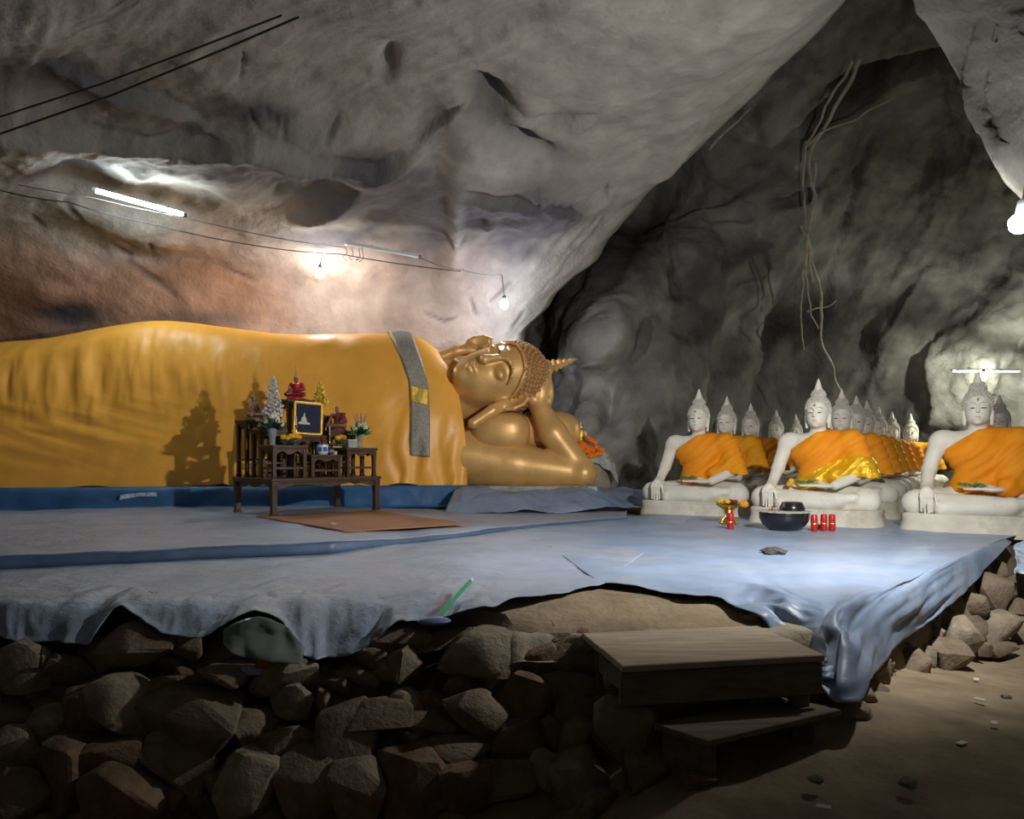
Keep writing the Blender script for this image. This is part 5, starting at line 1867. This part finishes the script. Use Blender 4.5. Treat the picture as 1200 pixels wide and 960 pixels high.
MB().box((0, 0, .094), (.136, .096, .016), bev=.004).obj('lid', M_PLINTH, o, smooth=False)
for (u, v, zz, h, lab) in [(.56, .50, .50, .12, 'short brass candlestick beside the gilt picture frame'), (.96, .40, .35, .16, 'brass candlestick beside the marigolds near the incense pot')]:
    t = thing('candlestick', lab, 'candlestick', T(u, v, HT + zz))
    MB().lathe([(.03, 0), (.032, .008), (.012, .02), (.010, h * .5), (.018, h * .55), (.009, h * .62), (.02, h)], n=14).obj('stem', M_BRASS, t)
    MB().lathe([(.008, h), (.008, h + .10), (.002, h + .105)], n=10).obj('candle', M_PETALW, t)

# ================================================================== OFFERINGS BEFORE THE WHITE STATUES
GZ = PLAT + .022


def ground(px, py): return PZ(px, py, GZ)


t = thing('flower_tray', 'brass pedestal tray heaped with marigolds in front of the white statues', 'tray', ground(854, 613.5))
MB().lathe([(.10, 0), (.105, .01), (.085, .05), (.045, .08), (.035, .10), (.055, .125), (.05, .15), (.09, .175), (.135, .205), (.14, .215), (.13, .215), (.08, .185), (.01, .18)], n=28).obj('tray', M_BRASS, t)
rr = random.Random(12)
for i in range(11):
    a = i * 2.4; r = .10 * math.sqrt((i + .5) / 11)
    MB().ball((math.cos(a) * r, math.sin(a) * r, .225 + rr.uniform(0, .03)), (.036, .036, .028), 2, .1).obj('flower', (M_MARI, M_MARIY, M_MAROON, M_MARIY)[i % 4], t, smooth=False)
m = MB()
for i in range(10):
    a = i * .63
    m.leaf((math.cos(a) * .08, math.sin(a) * .08, .21), (math.cos(a) * .15, math.sin(a) * .15, .23), .018)
m.obj('leaf', M_LEAF, t, smooth=False)
MB().ball((.17, 0, .215), (.05, .05, .045), 2, .1).obj('flower', M_MARI, t, smooth=False)

t = thing('bowl', 'large black lacquer bowl with a pale scalloped rim', 'bowl', ground(919, 620.5))
MB().lathe([(.15, 0), (.16, .008), (.215, .05), (.245, .11), (.25, .165), (.245, .185), (.235, .185), (.235, .15), (.20, .06), (.02, .02)], n=36).obj('bowl', M_BLACK, t)
MB().lathe([(.246, .178), (.262, .184), (.262, .192), (.236, .192)], n=60, scallop=lambda k, a: .045 * math.cos(20 * a) if k in (1, 2) else 0).obj('rim', M_HAIRW, t)
t2 = thing('bowl', 'small black bowl turned over inside the large black bowl', 'bowl', ground(919, 620.5) + Vector((.10, .05, .15)))
MB().lathe([(.125, 0), (.128, .06), (.118, .09), (.10, .125), (.085, .13), (.01, .13)], n=28).obj('bowl', M_BLACK, t2)
MB().lathe([(.126, .06), (.131, .064), (.126, .072)], n=28).obj('rib', M_BLACK, t2)
for k in range(7):
    o = MB().tube([(0, 0, 0), (random.uniform(-.02, .02), 0, .14 + random.uniform(0, .05))], .004, 5).obj('incense_stick', M_ASH, loc=ground(919, 620.5) + Vector((-.16 + k * .018, .0 + random.uniform(-.05, .05), .06)))
    tag(o, 'thin red incense stick standing in the large black bowl', 'incense', 'incense sticks in the large black bowl')


def candle_jar(px, py, h, label, tilt=0.0):
    t = thing('candle_jar', label, 'candle', ground(px, py))
    t.rotation_euler = (0, tilt, random.uniform(0, 6))
    MB().lathe([(.030, 0), (.033, .004), (.033, h - .02), (.030, h - .012), (.030, h), (.024, h), (.022, h - .02)], n=20).obj('jar', M_RED, t)
    MB().lathe([(.0335, h * .42), (.0338, h * .43), (.0338, h * .47), (.0335, h * .48)], n=20).obj('band', M_GLEAF, t)
    MB().tube([(0, 0, h - .03), (0, 0, h + .006)], .003, 5).obj('wick', M_EYE, t)
    return t


candle_jar(856, 620, .165, 'red candle jar standing before the brass flower tray')
candle_jar(954.5, 622.5, .165, 'red candle jar closest to the black bowl, slightly tilted', -.07)
candle_jar(965.5, 622, .165, 'red candle jar in the middle of the three beside the black bowl')
candle_jar(975, 622, .165, 'red candle jar farthest from the black bowl')
o = MB().ball((0, 0, .02), (.03, .03, .025), 2, .1).obj('marigold_flower', M_MARI, loc=ground(959, 619.5), smooth=False)
tag(o, 'fallen orange marigold between the red candle jars', 'flower')
# a crumpled dark rag on the blue tarpaulin
m = MB(); m.ball((0, 0, .0), (.10, .07, .028), 3)
for v in m.bm.verts:
    v.co *= 1 + .35 * float(fbm(np.array(v.co) / .05, 3, 261))
o = m.obj('rag', M_RAG, loc=PZ(907, 646, PLAT + .035))
tag(o, 'crumpled dark rag lying on the blue tarpaulin', 'rag')

# ================================================================== LEDGE OF GARLANDS BEHIND THE ELBOW
t = thing('offering_rock', 'grey cloth covered rock behind the gold elbow', 'rock', P(692, 585, 11.5))
m = MB(); m.ball((0, 0, .33), (.30, .28, .42), 3)
for v in m.bm.verts:
    v.co += (v.co - Vector((0, 0, .33))) * .30 * float(fbm(np.array(v.co) / .25, 3, 271))
m.obj('rock', M_STONE3, t)
m = MB(); r_ = bmesh.ops.create_grid(m.bm, x_segments=26, y_segments=26, size=.36)
for v in m.bm.verts:
    rr_ = math.hypot(v.co.x, v.co.y)
    v.co.z = .74 - 1.4 * max(0, rr_ - .16) ** 1.15 - .12 * v.co.x + .05 * float(fbm(np.array(v.co) / .12, 3, 273))
    v.co.y -= .04
m.obj('cloth', M_GREYC, t)
gar = [(676, 522, .16, -.5), (684, 530, .13, .3), (688, 524, .20, -.55), (697, 533, .16, .25), (693, 516, .13, -.6), (702, 526, .10, -.5)]
for i, (px, py, ln, a) in enumerate(gar):
    c = P(px, py, 11.15)
    m = MB()
    n = max(4, int(ln / .025))
    for k in range(n):
        f = k / (n - 1) - .5
        m.ball(c + Vector((math.cos(a) * ln * f, -.02 * abs(f), math.sin(a) * ln * f)), .045, 1, .15)
    o = m.obj('garland', M_MARIO, smooth=False)
    tag(o, 'short orange marigold garland on the cloth covered rock', 'garland', 'garlands on the cloth covered rock')
for i, (px, py, h) in enumerate([(675, 520, .22), (681, 519, .30)]):
    t = thing('gold_figurine', 'tiny gilt standing figurine among the garlands', 'figurine', P(px, py, 11.3), 0, 'gilt figurines among the garlands')
    MB().lathe([(.05, 0), (.05, .03), (.035, .04), (.04, h * .3), (.045, h * .55), (.03, h * .66), (.02, h * .70), (.032, h * .78), (.028, h * .86), (.012, h * .92), (.002, h * 1.05)], n=12).obj('body', M_GLEAF, t)
    for s in (-1, 1): MB().tube([(s * .04, 0, h * .58), (s * .065, -.01, h * .42), (s * .03, -.04, h * .34)], .012, 6).obj('arm', M_GLEAF, t)
t = thing('white_candle', 'short white candle standing behind the orange garlands', 'candle', P(686, 517, 11.3))
MB().lathe([(.025, 0), (.025, .13), (.02, .135), (.002, .136)], n=10).obj('wax', M_PETALW, t)
MB().tube([(0, 0, .13), (.004, 0, .155)], .003, 5).obj('wick', M_EYE, t)

# pale blue plastic sheet over the stone bank
n = 30
s_, t_ = np.meshgrid(np.linspace(0, 1, n), np.linspace(0, 1, n))
c00, c10, c01, c11 = [np.array(P(*q)) for q in ((1180, 634, 6.75), (1240, 622, 7.1), (1176, 668, 6.2), (1235, 676, 6.4))]
pb = c00 * ((1 - s_) * (1 - t_))[..., None] + c10 * (s_ * (1 - t_))[..., None] + c01 * ((1 - s_) * t_)[..., None] + c11 * (s_ * t_)[..., None]
pb[..., 1] -= .12 + .05 * fbm(pb / .15, 3, 281)
pb[..., 2] += .03 * fbm(pb / .2, 3, 283)
o = grid_obj('plastic_sheet', pb, mat('pale_blue_plastic', (.45, .58, .72), .35, var=.5, var_scale=9), thick=.004)
tag(o, 'crumpled pale blue plastic sheet over the stone bank', 'plastic sheet')

# cloudy torn plastic under the front hem and bits of litter
top_ = knots([P(262, 738, 3.84), P(280, 728, 3.86), P(305, 722, 3.88), P(332, 732, 3.86), P(356, 760, 3.8)], 24)
bot_ = knots([P(258, 756, 3.74), P(282, 768, 3.72), P(305, 774, 3.72), P(330, 776, 3.72), P(354, 778, 3.72)], 24)
pl = np.stack([top_ * (1 - f) + bot_ * f for f in np.linspace(0, 1, 14)])
pl[..., 1] += .03 * fbm(pl / .12, 3, 287)
o = grid_obj('plastic_scrap', pl, M_CLEAR, thick=.003)
tag(o, 'cloudy torn plastic hanging under the arched tarpaulin hem', 'plastic')
for i, (px, py, s, mt, lab) in enumerate([(309, 778, .05, M_RED, 'small red scrap lying on the rubble stones'), (294, 786, .06, M_TARPR, 'small pale blue scrap on the rubble stones')]):
    m = MB(); m.ball((0, 0, 0), (s, s * .6, s * .45), 1, .25)
    tag(m.obj('scrap', mt, loc=P(px, py, 3.76), smooth=False), lab, 'litter')
for i, (px, py) in enumerate([(1144, 800), (1148, 824), (1165, 852), (1127, 876), (965, 952)]):
    d = 5.0
    for _ in range(12):
        q = P(px, py, d); d += (q.z - float(floor_z(np.array(q.x), np.array(q.y)))) * 2.0
    m = MB(); m.box((0, 0, 0), (.05, .03, .006), rz=random.uniform(0, 3), bev=.002)
    o = m.obj('paper_scrap', M_PAPER, loc=q + Vector((0, 0, .02)), smooth=False)
    tag(o, 'tiny pale paper scrap on the dirt floor', 'litter', 'paper scraps on the dirt floor')
m = MB(); m.ball((0, 0, 0), (.04, .03, .01), 2, .1)
tag(m.obj('paper_scrap', M_PAPER, loc=PZ(390, 614, TZ + .015)), 'crumpled white wrapper on the terracotta mat', 'litter')

# ================================================================== LAMPS
def tube_lamp(label, a, b, lit, r=.019, depth_off=.05):
    a, b = Vector(a), Vector(b)
    t = thing('tube_lamp', label, 'lamp', (a + b) / 2)
    c = (a + b) / 2
    a -= c; b -= c
    up = Vector((0, .0, 1))
    back = Vector((0, .045, .025))
    MB().bar(a + back, b + back, .05, .035, bev=.004).obj('housing', M_TIN, t, smooth=False)
    f = (b - a).normalized()
    MB().tube([a + f * .05, (a + b) / 2, b - f * .05], r, 12).obj('tube', lit, t)
    for e, s in ((a, 1), (b, -1)):
        MB().bar(e + back * .2, e + back * .2 + f * s * .05, .055, .05, bev=.006).obj('socket', M_TIN if s == 1 else M_WIREG, t, smooth=False)
    for q in (.32, .72):
        p = a + (b - a) * q + back
        MB().bar(p, p + Vector((0, .16, .07)), .012, .012).obj('bracket', M_WIREG, t, smooth=False)
    return t


tube_lamp('lit fluorescent tube lamp slung under the rock overhang', P(107, 222.5, 9.5), P(219, 253, 10.0), M_TUBE, r=.021)
tube_lamp('unlit fluorescent tube lamp near the hanging bulb', P(404, 285, 11.05), P(494, 302, 11.45), M_TUBEOFF)
tube_lamp('fluorescent tube lamp on the rock behind the white statues', P(1116, 435, 14.45), P(1198, 435, 14.2), M_TUBEOFF, r=.022)


def bulb_lamp(label, pos, glow, cord_to):
    t = thing('light_bulb', label, 'lamp', pos)
    MB().ball((0, 0, 0), (.06, .06, .068), 2).obj('bulb', glow, t)
    MB().lathe([(.024, .055), (.028, .07), (.028, .12), (.018, .135), (.008, .14)], n=14).obj('socket', M_WIREG, t)
    e = Vector(cord_to) - Vector(pos)
    MB().tube([(0, 0, .135), e * .5 + Vector((0, 0, .07)), e], .006, 5).obj('cord', M_WIRE, t)
    return t


bulb_lamp('bright bare bulb hanging before the ochre rock', P(375, 321, 11.42), M_BULB, P(378, 297, 11.45))
bulb_lamp('bright bulb hanging in front of the tube lamp behind the white statues', P(1153, 442, 14.2), M_BULBG, P(1155, 434, 14.35))
bulb_lamp('bright bulb hung under the overhang lip above the golden head', P(591, 357, 11.5), M_BULBC, P(588, 322, 11.5))

bulb_lamp('unseen added bulb high behind the near rock', P(1150, 52, 5.0), M_BULBS, P(1156, 10, 4.9))  # bulb added out of sight, for the lit edge of the rock
# flood lamp under the near rock
def flood():
    t = thing('flood_lamp', 'bright lamp on a bracket under the near rock, shining on the statues', 'lamp', FLOOD_POS)
    Rm = _fd.to_track_quat('Z', 'Y').to_matrix()
    MB().ball((0, 0, 0), (.055, .055, .055), 2).obj('bulb', M_LENS, t)
    up = Vector((.25, .1, 1)).normalized()
    Ru = up.to_track_quat('Z', 'Y').to_matrix()
    MB().lathe([(.024, .045), (.03, .06), (.03, .12), (.016, .135)], n=14, axis=Ru).obj('socket', M_TIN, t)
    MB().bar(up * .13, Vector((.16, .16, .36)), .018, .018).obj('bracket', M_TIN, t, smooth=False)


flood()

# ================================================================== WIRES AND ROOTS
def wire(label, pts, r, mtl, sag=0.0, group=None):
    pts = [Vector(p) for p in pts]
    out = []
    for k in range(len(pts) - 1):
        n = 8
        for i in range(n + (k == len(pts) - 2)):
            f = i / n
            out.append(pts[k] * (1 - f) + pts[k + 1] * f - Vector((0, 0, sag * 4 * f * (1 - f))))
    o = MB().tube(out, r, 6).obj('cable', mtl)
    tag(o, label, 'cable', group)
    return o


wire('black cable strung across the cave, the upper of the crossing pair', [P(-150, 186, 7.4), P(0, 137, 6.8), P(120, 98, 6.4), P(232, 56, 6.0), P(330, 18, 5.7)], .008, M_WIRE)
wire('black cable strung across the cave, the lower of the crossing pair', [P(-150, 205, 7.4), P(0, 157, 6.8), P(130, 112, 6.4), P(262, 58, 6.0), P(350, 20, 5.7)], .009, M_WIRE)
wire('thin grey wire running past the lit tube lamp to the unlit one', [P(-60, 205, 9.3), P(0, 212, 9.45), P(110, 232, 9.7), P(220, 256, 10.2), P(330, 280, 10.8), P(405, 290, 11.0)], .006, M_WIREG, .01)
wire('thin dark wire slung under the lit tube lamp towards the hanging bulb', [P(-60, 210, 9.2), P(0, 223, 9.4), P(80, 237, 9.6), P(180, 263, 10.0), P(300, 288, 10.7), P(400, 298, 11.1), P(540, 318, 11.4)], .007, M_WIRE, .02)
wire('short cord from the unlit tube lamp to the bulb over the golden head', [P(494, 303, 11.4), P(540, 316, 11.45), P(588, 322, 11.5)], .006, M_WIREG, .03)
# loose wire ends below the unlit lamp
for i, x in enumerate((405, 412, 420, 424)):
    o = MB().tube([P(x, 290, 11.1), P(x + 2, 296 + i * 2, 11.08), P(x - 3, 301 + i * 2, 11.06), P(x + 1, 306 - i, 11.1)], .006, 5).obj('loose_wire', M_WIREG)
    tag(o, 'loose wire end dangling from the unlit tube lamp', 'wire', 'loose wires under the unlit lamp')


def root(label, pts, r, d=13.6):
    q = []
    arr = knots([tuple(P(x, y, dd)) for x, y, dd in pts], len(pts) * 7)
    arr = arr + .05 * np.stack([fbm(arr / .4, 2, 291), fbm(arr / .4, 2, 293), arr[:, 0] * 0], -1)
    o = MB().tube([Vector(a) for a in arr], r, 6, taper=lambda t_: 1.15 - .5 * t_).obj('hanging_root', M_VINE)
    tag(o, label, 'root', 'dry roots hanging down the back wall')


root('thick dry root hanging in front of the back wall from the dark roof gap', [(1008, 68, 12.4), (990, 110, 12.7), (965, 150, 13.0), (950, 190, 13.3), (956, 235, 13.6), (946, 275, 14.0), (952, 330, 14.6)], .030)
root('dry root running beside the thick root', [(1000, 70, 12.4), (975, 115, 12.7), (950, 160, 13.0), (944, 172, 13.1)], .024)
root('dry root curling down towards the satin sashed statue', [(940, 262, 13.9), (948, 290, 14.2), (956, 320, 14.5), (963, 360, 14.9), (965, 400, 15.2), (975, 430, 15.4), (988, 460, 15.6)], .030)
root('thin upright root against the dark middle of the back wall', [(945, 165, 13.1), (943, 220, 13.5), (945, 280, 14.0), (940, 330, 14.5), (938, 380, 15.0), (946, 410, 15.3)], .018)
root('thin root hanging beside the upright one', [(958, 190, 13.3), (952, 250, 13.7), (944, 300, 14.2), (948, 350, 14.7), (960, 385, 15.0)], .018)
root('slanting dry twig caught across the hanging roots', [(946, 365, 14.6), (958, 361, 14.6), (972, 359, 14.7), (980, 352, 14.8)], .016)
root('long dry root slanting under the dark roof gap', [(944, 172, 13.0), (965, 152, 12.8), (1000, 140, 12.7), (1020, 128, 12.6), (1050, 112, 12.5)], .016)
root('pale dry root lying along the slab by the overhang', [(830, 175, 13.2), (850, 155, 13.0), (866, 142, 12.9), (880, 126, 12.7)], .020)
